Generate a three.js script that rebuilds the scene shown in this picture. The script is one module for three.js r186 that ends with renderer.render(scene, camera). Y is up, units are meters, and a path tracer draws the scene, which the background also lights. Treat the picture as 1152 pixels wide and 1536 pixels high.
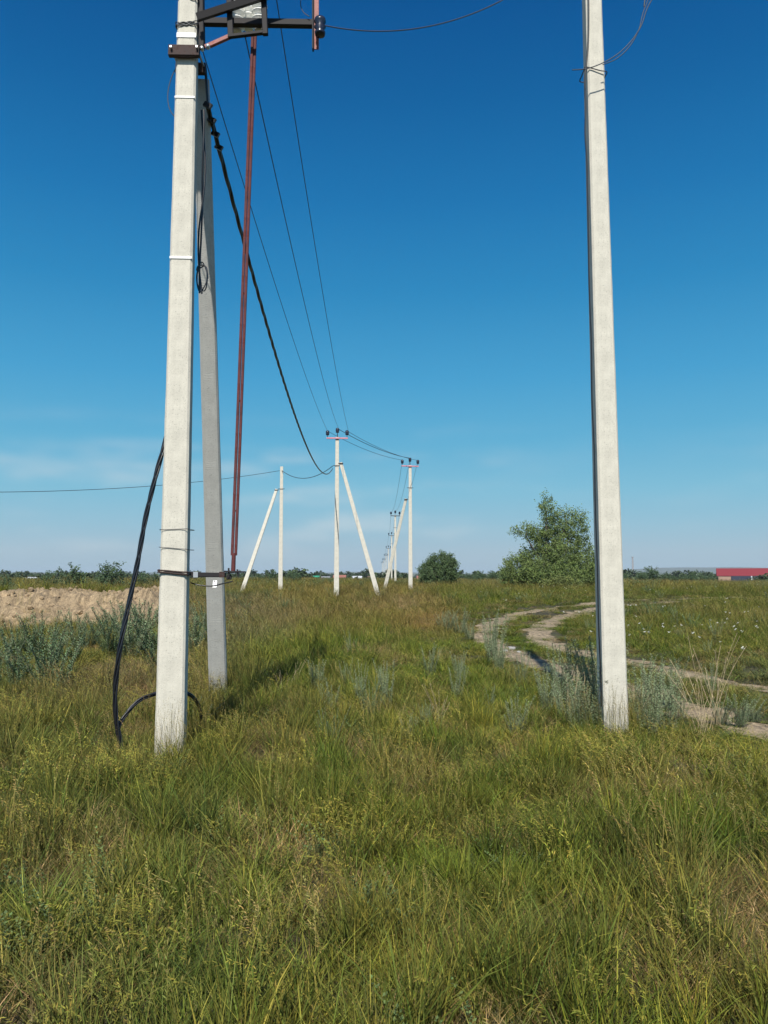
import * as THREE from 'three';
import { mergeGeometries } from 'three/addons/utils/BufferGeometryUtils.js';
import { createNoise2D, createNoise3D } from 'simplex-noise';

// ---------------------------------------------------------------- camera, sky, sun, exposure
const scene = new THREE.Scene();
const F = 1183, PITCH = Math.atan(94 / F), EYE = new THREE.Vector3(0, 1.6, 0);
const camera = new THREE.PerspectiveCamera(2 * Math.atan(768 / F) * 180 / Math.PI, 0.75, 0.05, 12000);
camera.position.copy(EYE);
camera.rotation.x = PITCH;
scene.add(camera);
const renderer = new THREE.WebGLRenderer({ antialias: true });
renderer.toneMapping = THREE.LinearToneMapping;
renderer.toneMappingExposure = 1.25;
renderer.shadowMap.enabled = true;
const EXPOSURE = 1.25;

const sunAz = 5 * Math.PI / 180, sunEl = 47 * Math.PI / 180;      // behind the photographer, barely to the left
const sunDir = new THREE.Vector3(-Math.sin(sunAz) * Math.cos(sunEl), Math.sin(sunEl), Math.cos(sunAz) * Math.cos(sunEl));
const sun = new THREE.DirectionalLight(new THREE.Color().setRGB(1, 0.95, 0.85), 4.9);
sun.name = 'sun';
sun.position.copy(sunDir).multiplyScalar(120);
sun.castShadow = true;
sun.shadow.mapSize.set(4096, 4096);
Object.assign(sun.shadow.camera, { left: -70, right: 70, top: 70, bottom: -70, near: 1, far: 300 });
scene.add(sun, sun.target);

function rng(seed) { let a = seed | 0; return () => { a = (a + 0x6d2b79f5) | 0; let t = Math.imul(a ^ (a >>> 15), 1 | a); t = (t + Math.imul(t ^ (t >>> 7), 61 | t)) ^ t; return ((t ^ (t >>> 14)) >>> 0) / 4294967296; }; }
const n2 = createNoise2D(rng(11)), n3 = createNoise3D(rng(12));
const { clamp, lerp, smoothstep } = THREE.MathUtils;
const lin = (c) => { c /= 255; return c <= 0.04045 ? c / 12.92 : ((c + 0.055) / 1.055) ** 2.4; };

{
  const W = 1024, H = 512, data = new Float32Array(W * H * 4);
  const stops = [[0, 166, 190, 205], [1.5, 168, 193, 208], [3.5, 150, 193, 213], [6, 128, 190, 216], [9.5, 98, 176, 213], [14, 72, 160, 208], [20, 46, 137, 192], [26, 29, 117, 178], [32, 17, 99, 162], [38, 8, 83, 148], [60, 5, 64, 124], [90, 4, 54, 110]];
  const at = (el) => { let i = 0; while (i < stops.length - 2 && stops[i + 1][0] < el) i++; const a = stops[i], b = stops[i + 1], t = clamp((el - a[0]) / (b[0] - a[0]), 0, 1); return [1, 2, 3].map((k) => lerp(lin(a[k]), lin(b[k]), t)); };
  for (let r = 0; r < H; r++) {
    const up = ((r + 0.5) / H - 0.5) * Math.PI, el = up * 180 / Math.PI, base = at(Math.max(0, el));
    for (let c = 0; c < W; c++) {
      const az = ((c + 0.5) / W - 0.5) * 2 * Math.PI, x = Math.cos(az) * Math.cos(up), z = Math.sin(az) * Math.cos(up), y = Math.sin(up);
      const toSun = x * sunDir.x + y * sunDir.y + z * sunDir.z, glow = 1 + 0.5 * Math.max(0, toSun) ** 4, addedAureole = 0.42 * Math.max(0, toSun) ** 7;   // white glow round the out-of-view sun, added to make shadows less blue
      // thin high cloud lying in flat streaks just above the horizon
      let cloud = 0;
      if (el > 0.2 && el < 13) {
        const px = Math.cos(az) * 3.2, pz = Math.sin(az) * 3.2;
        const v = 0.55 * n3(px, pz, el * 0.42) + 0.3 * n3(px * 2.4 + 7, pz * 2.4, el * 0.9) + 0.15 * n3(px * 6, pz * 6 + 3, el * 2.2);
        cloud = smoothstep(v, -0.05, 0.75) * smoothstep(el, 0.2, 2.5) * (1 - smoothstep(el, 6.5, 12)) * 0.42;
        const side = ((az + Math.PI / 2 + Math.PI * 3) % (Math.PI * 2)) - Math.PI;      // the streaks lie left of the line of poles
        cloud *= lerp(1.25, 0.2, smoothstep(side, 0.02, 0.2) * (1 - smoothstep(side, 0.9, 1.3)));
      }
      const o = (r * W + c) * 4, white = [0.62, 0.70, 0.74];
      for (let k = 0; k < 3; k++) data[o + k] = lerp(base[k], Math.max(base[k], white[k]), cloud) * glow / EXPOSURE + addedAureole * [1, 0.98, 0.94][k];
      data[o + 3] = 1;
    }
  }
  const t = new THREE.DataTexture(data, W, H, THREE.RGBAFormat, THREE.FloatType);
  t.mapping = THREE.EquirectangularReflectionMapping; t.magFilter = THREE.LinearFilter; t.minFilter = THREE.LinearFilter; t.colorSpace = THREE.LinearSRGBColorSpace; t.needsUpdate = true;
  scene.background = t; scene.environment = t;
}
scene.fog = new THREE.FogExp2(new THREE.Color().setRGB(0.72, 0.86, 1.0), 0.00011);

// ---------------------------------------------------------------- helpers
const V = (x, y, z) => new THREE.Vector3(x, y, z);
const ray = (px, py) => V((px - 576) / F, (768 - py) / F, -1).applyAxisAngle(V(1, 0, 0), PITCH);
const at = (px, py, depth) => { const d = ray(px, py); return EYE.clone().addScaledVector(d, depth / -d.z); };   // point on the plane z = -depth
const taken = {};
const numbered = (n) => { const k = taken[n] = (taken[n] ?? -1) + 1; return k ? n + '_' + String(k).padStart(3, '0') : n; };
function tag(o, label, category, group, kind) { if (label) o.userData.label = label; if (category) o.userData.category = category; if (group) o.userData.group = group; if (kind) o.userData.kind = kind; return o; }
function thing(name, label, category, group, pos) { const o = new THREE.Group(); o.name = numbered(name); if (pos) o.position.copy(pos); scene.add(o); return tag(o, label, category, group); }
function part(name, geo, mat, parent) { const m = new THREE.Mesh(Array.isArray(geo) ? mergeGeometries(geo.map((g) => { g = g.index ? g.toNonIndexed() : g; for (const k of Object.keys(g.attributes)) if (!['position', 'normal', 'uv'].includes(k)) g.deleteAttribute(k); if (!g.attributes.normal) g.computeVertexNormals(); if (!g.attributes.uv) g.setAttribute('uv', new THREE.Float32BufferAttribute(new Float32Array(g.attributes.position.count * 2), 2)); return g; })) : geo, mat); m.name = parent ? name : numbered(name); m.castShadow = m.receiveShadow = true; (parent ?? scene).add(m); return m; }
function structure(name, geo, mat) { const m = part(name, geo, mat); m.userData.kind = 'structure'; return m; }
const rgb = (r, g, b) => new THREE.Color().setRGB(r, g, b);
const std = (c, o = {}) => new THREE.MeshStandardMaterial({ color: c, roughness: 0.85, ...o });
// a bar of section w x h between two points
function bar(a, b, w, h, bevel = 0) {
  const L = a.distanceTo(b), s = new THREE.Shape(), x = w / 2, y = h / 2, k = Math.min(w, h) * 0.12;
  s.moveTo(-x + k, -y); s.lineTo(x - k, -y); s.lineTo(x, -y + k); s.lineTo(x, y - k); s.lineTo(x - k, y); s.lineTo(-x + k, y); s.lineTo(-x, y - k); s.lineTo(-x, -y + k); s.closePath();
  return place(new THREE.ExtrudeGeometry(s, { depth: L, bevelEnabled: false, steps: 1 }), a, b);
}
function angleIron(a, b, w, t, turn = 0) {
  const L = a.distanceTo(b), s = new THREE.Shape([[0, 0], [w, 0], [w, t], [t, t], [t, w], [0, w]].map((p) => new THREE.Vector2(p[0] - w / 4, p[1] - w / 4)));
  const g = new THREE.ExtrudeGeometry(s, { depth: L, bevelEnabled: false });
  g.rotateZ(turn);
  return place(g, a, b);
}
function place(g, a, b) {
  const d = b.clone().sub(a).normalize(), up = Math.abs(d.y) > 0.95 ? V(0, 0, 1) : V(0, 1, 0), m = new THREE.Matrix4();
  const x = up.clone().cross(d).normalize(), y = d.clone().cross(x);
  m.makeBasis(x, y, d).setPosition(a);
  return g.applyMatrix4(m);
}
function tube(pts, r, seg = 0, rad = 6, closed = false) { const c = new THREE.CatmullRomCurve3(pts, closed, 'centripetal'); return new THREE.TubeGeometry(c, seg || pts.length * 6, r, rad, closed); }
function sagged(a, b, sag, n = 24) { const p = []; for (let i = 0; i <= n; i++) { const t = i / n, q = a.clone().lerp(b, t); q.y -= 4 * sag * t * (1 - t); p.push(q); } return p; }
function helix(path, R, r, phase, pitch, seg) {
  const c = new THREE.CatmullRomCurve3(path, false, 'centripetal'), L = c.getLength(), n = seg || Math.max(24, Math.round(L / pitch * 8)), p = [];
  for (let i = 0; i <= n; i++) { const u = i / n, q = c.getPointAt(u), t = c.getTangentAt(u), x = V(0, 0, 1).cross(t).normalize(), y = t.clone().cross(x), w = u * L / pitch * Math.PI * 2 + phase; p.push(q.addScaledVector(x, Math.cos(w) * R).addScaledVector(y, Math.sin(w) * R)); }
  return new THREE.TubeGeometry(new THREE.CatmullRomCurve3(p), n * 1, r, 5, false);
}
function lathe(profile, n = 14) { return new THREE.LatheGeometry(profile.map((p) => new THREE.Vector2(p[0], p[1])), n); }
function moved(g, p, dir) { if (dir) g.applyQuaternion(new THREE.Quaternion().setFromUnitVectors(V(0, 1, 0), dir.clone().normalize())); return g.translate(p.x, p.y, p.z); }
function texture(size, fn, srgb = true) {
  const d = new Uint8Array(size * size * 4);
  for (let y = 0; y < size; y++) for (let x = 0; x < size; x++) { const c = fn(x / size, y / size), o = (y * size + x) * 4; d[o] = c[0]; d[o + 1] = c[1]; d[o + 2] = c[2]; d[o + 3] = 255; }
  const t = new THREE.DataTexture(d, size, size); t.magFilter = THREE.LinearFilter; t.minFilter = THREE.LinearMipmapLinearFilter; t.generateMipmaps = true; t.wrapS = t.wrapT = THREE.RepeatWrapping; if (srgb) t.colorSpace = THREE.SRGBColorSpace; t.needsUpdate = true; return t;
}
// noise that repeats over the unit square
function tileNoise(u, v, f, s = 0) { const a = u * Math.PI * 2, b = v * Math.PI * 2, R = f / (Math.PI * 2); return 0.5 * (n3(Math.cos(a) * R + s, Math.sin(a) * R, Math.cos(b) * R) + n3(Math.sin(b) * R + s + 9, Math.cos(b) * R + 4, Math.sin(a) * R + Math.cos(a) * R)); }

// ---------------------------------------------------------------- terrain
function ground(x, z) {
  const d = Math.hypot(x, z), far = Math.max(0, -z);
  let h = 0.5 * smoothstep(far, 16, 46) - 3.0 * smoothstep(d, 125, 230) + 0.05 * n2(x * 0.22, z * 0.22) * smoothstep(d, 2, 8) + 0.02 * n2(x * 0.9, z * 0.9);
  h += -0.45 * smoothstep(x, 22, 48) * smoothstep(far, 50, 95) + 0.22 * n2(x * 0.02 + 5, z * 0.02) * smoothstep(d, 45, 110);
  return h;
}
const onGround = (x, z) => V(x, ground(x, z), z);
function hit(px, py) { const d = ray(px, py); let t = 1; for (let i = 0; i < 4000; i++) { const p = EYE.clone().addScaledVector(d, t); if (p.y < ground(p.x, p.z)) return p; t *= 1.002; } return EYE.clone().addScaledVector(d, 300); }

const rutA = [[1300, 1135], [1200, 1112], [1150, 1100], [1095, 1086], [1040, 1068], [970, 1046], [890, 1022], [810, 998], [755, 975], [727, 955], [738, 938], [775, 923], [830, 913], [885, 906], [950, 901], [1040, 898], [1140, 898], [1250, 899]];
const rutB = [[1300, 1068], [1200, 1046], [1150, 1036], [1100, 1028], [1050, 1018], [985, 1003], [920, 990], [860, 978], [822, 966], [808, 952], [818, 938], [845, 927], [880, 917], [930, 909], [1000, 904], [1080, 902], [1160, 903], [1250, 904]];
const ruts = [rutA, rutB].map((r) => new THREE.CatmullRomCurve3(r.map(([x, y]) => hit(x, y).setY(0)), false, 'centripetal').getSpacedPoints(260));
const mid = ruts[0].map((p, i) => p.clone().lerp(ruts[1].reduce((b, q) => (q.distanceToSquared(p) < b.distanceToSquared(p) ? q : b)), 0.5));
const distTo = (list, x, z) => { let m = 1e9; for (const p of list) { const e = (p.x - x) ** 2 + (p.z - z) ** 2; if (e < m) m = e; } return Math.sqrt(m); };
const rutDist = (x, z) => (x > 0 && z > -75 ? Math.min(distTo(ruts[0], x, z), distTo(ruts[1], x, z)) : 99);

const soilMap = texture(512, (u, v) => { const a = tileNoise(u, v, 9), b = tileNoise(u, v, 34, 3), c = tileNoise(u, v, 120, 8), k = 0.84 + 0.2 * a + 0.16 * b + 0.22 * c; return [clamp(205 * k, 0, 255), clamp(200 * k, 0, 255), clamp(188 * k, 0, 255)]; });
const soilBump = texture(512, (u, v) => { const k = 128 + 55 * tileNoise(u, v, 40, 5) + 60 * tileNoise(u, v, 130, 2); return [k, k, k].map((q) => clamp(q, 0, 255)); }, false);
{
  const line = (n0, fine, far, count) => { const a = []; for (let v = -n0; v <= n0 + 1e-6; v += fine) a.push(v); let s = fine; while (a[a.length - 1] < far) { s *= count; a.push(a[a.length - 1] + s); a.unshift(a[0] - s); } return a; };
  const xs = line(30, 0.4, 9000, 1.16), zs = line(30, 0.4, 9000, 1.16).map((z) => z - 26);
  const pos = [], uv = [], col = [], idx = [];
  for (const z of zs) for (const x of xs) {
    pos.push(x, ground(x, z), z); uv.push(x / 2.3, z / 2.3);
    const p = 0.5 + 0.5 * n2(x * 0.07, z * 0.07), q = 0.5 + 0.5 * n2(x * 0.011 + 3, z * 0.03);      // thatch, moss and bare soil in patches
    col.push(lerp(0.085, 0.125, 0.5 * (p + q)), lerp(0.08, 0.115, p), lerp(0.042, 0.058, q));
  }
  const W = xs.length;
  for (let j = 0; j < zs.length - 1; j++) for (let i = 0; i < W - 1; i++) { const a = j * W + i; idx.push(a, a + W, a + 1, a + 1, a + W, a + W + 1); }
  const g = new THREE.BufferGeometry();
  g.setAttribute('position', new THREE.Float32BufferAttribute(pos, 3)); g.setAttribute('uv', new THREE.Float32BufferAttribute(uv, 2)); g.setAttribute('color', new THREE.Float32BufferAttribute(col, 3)); g.setIndex(idx); g.computeVertexNormals();
  structure('ground', g, new THREE.MeshStandardMaterial({ vertexColors: true, roughness: 0.97, map: soilMap, bumpMap: soilBump, bumpScale: 0.02 }));
}
{ // two wheel ruts of bare, pale earth
  const gs = ruts.map((r, k) => {
    const pos = [], uv = [], idx = [], M = 6;
    r.forEach((p, i) => {
      const q = r[Math.min(i + 1, r.length - 1)], o = r[Math.max(i - 1, 0)], t = q.clone().sub(o).normalize(), s = V(-t.z, 0, t.x);
      for (let j = 0; j <= M; j++) {
        const e = j / M * 2 - 1, w = 0.36 + 0.16 * n2(i * 0.12, k * 9 + 1) + 0.07 * n2(i * 0.6, k * 5 + e * 3 + 20), x = p.x + s.x * e * w, z = p.z + s.z * e * w;
        pos.push(x, ground(x, z) + 0.012 + 0.012 * n2(x * 3, z * 3), z); uv.push(x / 1.7, z / 1.7);
      }
    });
    for (let i = 0; i < r.length - 1; i++) for (let j = 0; j < M; j++) { const a = i * (M + 1) + j; idx.push(a, a + M + 1, a + 1, a + 1, a + M + 1, a + M + 2); }
    const g = new THREE.BufferGeometry(); g.setAttribute('position', new THREE.Float32BufferAttribute(pos, 3)); g.setAttribute('uv', new THREE.Float32BufferAttribute(uv, 2)); g.setIndex(idx); g.computeVertexNormals();
    return g;
  });
  structure('dirt_track', gs, std(rgb(0.66, 0.54, 0.40), { map: soilMap, bumpMap: soilBump, bumpScale: 0.03, roughness: 0.95 }));
}
// the spoil bank of dug clay
const bankTop = (x, z) => {
  const end = smoothstep(-x, 5.9, 7.2), front = smoothstep(-z, 22.1 + 0.5 * n2(x * 0.5, 1), 24.3 + 0.4 * n2(x * 0.7, 5)), back = 1 - smoothstep(-z, 26, 29.5);
  const lump = 0.09 * n2(x * 1.1, z * 1.1) + 0.06 * n2(x * 2.7, z * 2.7) + 0.035 * n2(x * 6, z * 6) + 0.02 * n2(x * 14, z * 14);
  return end * front * back * (0.92 + 0.1 * n2(x * 0.35, 8) + lump) + (end * front * back > 0.02 ? lump * 0.4 : 0) - 0.06 * (1 - end * front * back);
};
{
  const pos = [], uv = [], idx = [], nx = 190, nz = 90;
  for (let j = 0; j <= nz; j++) for (let i = 0; i <= nx; i++) { const x = -21 + 15.4 * i / nx, z = -21.6 - 8.4 * j / nz; pos.push(x, ground(x, z) + bankTop(x, z), z); uv.push(x / 2, z / 2); }
  for (let j = 0; j < nz; j++) for (let i = 0; i < nx; i++) { const a = j * (nx + 1) + i; idx.push(a, a + 1, a + nx + 1, a + 1, a + nx + 2, a + nx + 1); }
  const g = new THREE.BufferGeometry(); g.setAttribute('position', new THREE.Float32BufferAttribute(pos, 3)); g.setAttribute('uv', new THREE.Float32BufferAttribute(uv, 2)); g.setIndex(idx); g.computeVertexNormals();
  structure('earth_bank', g, std(rgb(0.60, 0.47, 0.325), { map: soilMap, bumpMap: soilBump, bumpScale: 0.03, roughness: 0.98 }));
}
// far hills
{
  const hills = (R, h0, fn, color, name) => {
    const pos = [], idx = [], N = 240, M = 4;
    for (let i = 0; i <= N; i++) { const a = -1.1 + 2.2 * i / N; for (let j = 0; j <= M; j++) { const r = R + j * R * 0.06, h = Math.max(-8, (h0 + fn(a)) * Math.sin(j / M * Math.PI * 0.62) ** 0.9); pos.push(Math.sin(a) * r, h - 4, -Math.cos(a) * r); } }
    for (let i = 0; i < N; i++) for (let j = 0; j < M; j++) { const a = i * (M + 1) + j; idx.push(a, a + 1, a + M + 1, a + 1, a + M + 2, a + M + 1); }
    const g = new THREE.BufferGeometry(); g.setAttribute('position', new THREE.Float32BufferAttribute(pos, 3)); g.setIndex(idx); g.computeVertexNormals();
    structure(name, g, std(color, { roughness: 1 }));
  };
  hills(5200, 20, (a) => 16 * n2(a * 3, 2) + 7 * n2(a * 11, 4) + 34 * smoothstep(a, 0.18, 0.36), rgb(0.075, 0.085, 0.055), 'hills');
  hills(2600, 9, (a) => 5 * n2(a * 6, 7) + 2.5 * n2(a * 22, 9) - 2 * smoothstep(a, 0.1, 0.3), rgb(0.09, 0.095, 0.05), 'hills');
}

// ---------------------------------------------------------------- concrete poles
const concreteTex = (seed, warm) => texture(512, (u, v) => {
  const a = tileNoise(u, v, 5, seed), b = tileNoise(u, v, 26, seed + 2), c = tileNoise(u, v, 110, seed + 5), pore = tileNoise(u, v, 90, seed + 9) > 0.56 ? 0.8 : 1, streak = tileNoise(u, 0.3, 40, seed + 1) * 0.04 + tileNoise(u, v * 0.5, 12, seed + 7) * 0.05;
  const k = (0.99 + 0.028 * a + 0.025 * b + 0.045 * c + streak * 0.6) * pore;
  return [clamp(210 * k, 0, 255), clamp((warm ? 206 : 208) * k, 0, 255), clamp((warm ? 195 : 202) * k, 0, 255)];
});
const concreteBump = texture(512, (u, v) => { const k = 150 + 40 * tileNoise(u, v, 30, 1) + 40 * tileNoise(u, v, 120, 4) - (tileNoise(u, v, 60, 9) > 0.45 ? 70 : 0); return [k, k, k].map((q) => clamp(q, 0, 255)); }, false);
const ribBump = texture(512, (u, v) => { const k = 128 + 60 * Math.sin(v * Math.PI * 2 * 46 + 7 * tileNoise(u, v, 9, 2)) * clamp(0.3 + 0.9 * tileNoise(u, v, 7, 12), 0, 1) + 35 * tileNoise(u, v, 90, 3); return [k, k, k].map((q) => clamp(q, 0, 255)); }, false);
const concrete = std(rgb(0.85, 0.845, 0.825), { map: concreteTex(1, true), bumpMap: concreteBump, bumpScale: 0.0009, roughness: 0.92 });
const greyConcrete = std(rgb(0.8, 0.8, 0.8), { map: concreteTex(20, false), bumpMap: ribBump, bumpScale: 0.0022, roughness: 0.95 });
// tapered trapezoid shaft with chamfered corners; front face (towards +z) is the wide one
function shaft(a, b, w0, w1, d0, d1, yaw = 0, wob = 0, levels = 40, seed = 0) {
  const L = a.distanceTo(b), dir = b.clone().sub(a).normalize(), x = V(Math.cos(yaw), 0, -Math.sin(yaw)), zz = x.clone().cross(dir).normalize(), xx = dir.clone().cross(zz).normalize();
  const ringAt = (t) => {
    const w = lerp(w0, w1, t) / 2, wb = w * 0.80, d = lerp(d0, d1, t) / 2, c = 0.018;
    return [[-w, d - c], [-w + c, d], [w - c, d], [w, d - c], [wb, -d + c], [wb - c, -d], [-wb + c, -d], [-wb, -d + c]].map(([p, q], k) => {
      const j = wob * n3(t * L * 2.2, k * 3.1, seed) + wob * 0.6 * n3(t * L * 7, k * 2.3, seed + 4);
      return a.clone().addScaledVector(dir, t * L).addScaledVector(xx, p * (1 + j)).addScaledVector(zz, q * (1 + j));
    });
  };
  const pos = [], uv = [];
  const put = (p, u, v) => { pos.push(p.x, p.y, p.z); uv.push(u, v); };
  let prev = ringAt(0), us = [0];
  for (let k = 0; k < 8; k++) us.push(us[k] + prev[k].distanceTo(prev[(k + 1) % 8]));
  for (let i = 1; i <= levels; i++) {
    const next = ringAt(i / levels), v0 = (i - 1) / levels * L, v1 = i / levels * L;
    for (let k = 0; k < 8; k++) { const m = (k + 1) % 8, u0 = us[k], u1 = us[k + 1]; put(prev[k], u0, v0); put(prev[m], u1, v0); put(next[m], u1, v1); put(prev[k], u0, v0); put(next[m], u1, v1); put(next[k], u0, v1); }
    prev = next;
  }
  for (let k = 1; k < 7; k++) { put(prev[0], 0, 0); put(prev[k], 0.1, 0); put(prev[k + 1], 0.1, 0.1); }
  const g = new THREE.BufferGeometry(); g.setAttribute('position', new THREE.Float32BufferAttribute(pos, 3)); g.setAttribute('uv', new THREE.Float32BufferAttribute(uv, 2)); g.computeVertexNormals();
  return g;
}
const extend = (a, b, y) => a.clone().addScaledVector(b.clone().sub(a), (y - a.y) / (b.y - a.y));   // the point of the line at height y
const wornMap = texture(512, (u, v) => { const a = tileNoise(u, v, 7, 3), b = tileNoise(u, v, 30, 6), c = tileNoise(u, v, 110, 2), k = 0.8 + 0.14 * a + 0.12 * b + 0.1 * c, rust = clamp((b + 0.6 * a - 0.25) * 2.2, 0, 1); return [clamp(lerp(235, 190, rust) * k, 0, 255), clamp(lerp(235, 140, rust) * k, 0, 255), clamp(lerp(235, 120, rust) * k, 0, 255)]; });
const steel = std(rgb(0.010, 0.008, 0.010), { roughness: 0.75 }), rusty = std(rgb(0.075, 0.042, 0.038), { roughness: 0.8, map: wornMap }), redPaint = std(rgb(0.50, 0.155, 0.135), { roughness: 0.6, map: wornMap }), oxide = std(rgb(0.19, 0.048, 0.048), { roughness: 0.85, map: wornMap });
const zinc = std(rgb(0.55, 0.56, 0.57), { roughness: 0.4, metalness: 0.7 }), black = std(rgb(0.010, 0.011, 0.015), { roughness: 0.32 }), wireMat = std(rgb(0.03, 0.035, 0.045), { roughness: 0.5 }), whitePaint = std(rgb(0.83, 0.83, 0.82), { roughness: 0.6 }), porcelain = std(rgb(0.86, 0.85, 0.80), { roughness: 0.3 }), darkGlaze = std(rgb(0.02, 0.025, 0.045), { roughness: 0.25 }), pinkPaint = std(rgb(0.52, 0.22, 0.27), { roughness: 0.6 });

// near pole with the switch gear
const L0 = at(258, 1130, 7), L1 = at(284.5, 10, 7), Lbase = extend(L0, L1, -0.5), Ltop = extend(L0, L1, 9.0);
const W0 = 0.256, W1 = 0.158;
const Lat = (py) => { let lo = -0.5, hi = 9; for (let i = 0; i < 40; i++) { const m = (lo + hi) / 2, p = extend(L0, L1, m), q = p.clone().sub(EYE).applyAxisAngle(V(1, 0, 0), -PITCH); if (768 + q.y / q.z * F > py) lo = m; else hi = m; } return extend(L0, L1, lo); };
const Lw = (y) => lerp(W0, W1, (y + 0.5) / 9.5);
function wireTie(c, w, d, r, tilt, turns, mat, parent, name = 'wire_tie') {
  const pts = [], N = 16 * turns;
  for (let i = 0; i <= N; i++) { const a = i / 16 * Math.PI * 2, s = 1 / Math.max(Math.abs(Math.cos(a)), Math.abs(Math.sin(a))); pts.push(V(c.x + Math.cos(a) * s * w / 2, c.y + tilt * Math.cos(a) * w + (turns > 1 ? 0.02 * Math.sin(i * 1.7) : 0), c.z + Math.sin(a) * s * d / 2)); }
  return part(name, tube(pts, r, N * 3, 5), mat, parent);
}
{
  const p = thing('utility_pole', 'pale concrete pole carrying the red switch rod and black steelwork', 'utility pole', null);
  part('shaft', shaft(Lbase, Ltop, W0, W1, 0.25, 0.16, 0, 0.008, 140, 1), concrete, p);
  const clampC = Lat(90); { const w = Lw(clampC.y);
    part('clamp_bracket', [bar(clampC.clone().add(V(-w / 2 - 0.055, 0.0, 0.125)), clampC.clone().add(V(w / 2 + 0.04, -0.005, 0.125)), 0.05, 0.105)], rusty, p);
    part('clamp_bracket', [bar(clampC.clone().add(V(-w / 2 - 0.055, 0.0, -0.125)), clampC.clone().add(V(w / 2 + 0.04, -0.005, -0.125)), 0.05, 0.105)], rusty, p);
    for (const s of [-1, 1]) part('clamp_bolt', [bar(clampC.clone().add(V(s * (w / 2 + 0.025), 0.01, -0.19)), clampC.clone().add(V(s * (w / 2 + 0.025), 0.01, 0.18)), 0.018, 0.018)], zinc, p); }
  for (const [py, tilt, turns, r] of [[6, -0.12, 2, 0.005], [46, 0.05, 4, 0.005], [795, 0.02, 1, 0.0028], [823, -0.05, 1, 0.0028]]) { const c = Lat(py); wireTie(c, Lw(c.y) + 0.014, lerp(0.25, 0.16, (c.y + 0.5) / 9.5) + 0.014, r, tilt, turns, wireMat, p); }
  for (const [py, tilt] of [[857, -0.05], [860, -0.06]]) { const c = Lat(py); wireTie(c, Lw(c.y) + 0.018, 0.258, 0.007, tilt, 1, rusty, p, 'strap'); }
  for (const [py, h] of [[155, 0.018], [393, 0.022], [63, 0.045]]) { const c = Lat(py), w = Lw(c.y); part('tape_band', new THREE.BoxGeometry(w * 0.97, h, 0.006).rotateZ(-0.02).translate(c.x, c.y, c.z + lerp(0.25, 0.16, (c.y + 0.5) / 9.5) / 2 + 0.004), whitePaint, p); }
  // thin loop of wire hanging beside the shaft
  part('loose_wire', tube([[268, 96], [259, 112], [252, 138], [254, 162], [263, 176], [268, 178]].map(([x, y]) => at(x, y, 6.95)), 0.0045, 40, 5), wireMat, p);
  // top cross arm and pin insulators above the picture
  part('crossarm', [bar(V(Ltop.x - 0.75, 8.15, Ltop.z - 0.22), V(Ltop.x + 0.75, 8.15, Ltop.z - 0.22), 0.07, 0.07)], steel, p);
  for (const x of [-0.65, 0.62]) part('insulator', [moved(lathe([[0.001, 0], [0.02, 0], [0.02, 0.08], [0.06, 0.09], [0.065, 0.12], [0.045, 0.13], [0.06, 0.16], [0.04, 0.2], [0.001, 0.21]]), V(Ltop.x + x, 8.18, Ltop.z - 0.22))], darkGlaze, p);
}
{
  const b = thing('brace_pole', 'rough grey concrete strut leaning behind the switch pole', 'brace pole');
  const b0 = at(329, 1043, 10.3), b1 = at(303, 120, 7.32), base = extend(b0, b1, -0.5);
  part('shaft', shaft(base, b1, 0.235, 0.155, 0.23, 0.15, 0.03, 0.008, 80, 7), greyConcrete, b);
  const q = at(321.5, 876, 9.05);
  const t = part('tag_plate', new THREE.BoxGeometry(0.045, 0.085, 0.004).rotateX(-0.4).translate(q.x + 0.01, q.y, q.z + 0.02), whitePaint, b);
  part('tag_dot', new THREE.CylinderGeometry(0.007, 0.007, 0.004, 10).rotateX(Math.PI / 2 - 0.4).translate(q.x + 0.01, q.y + 0.03, q.z + 0.036), rusty, t);
}
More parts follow.
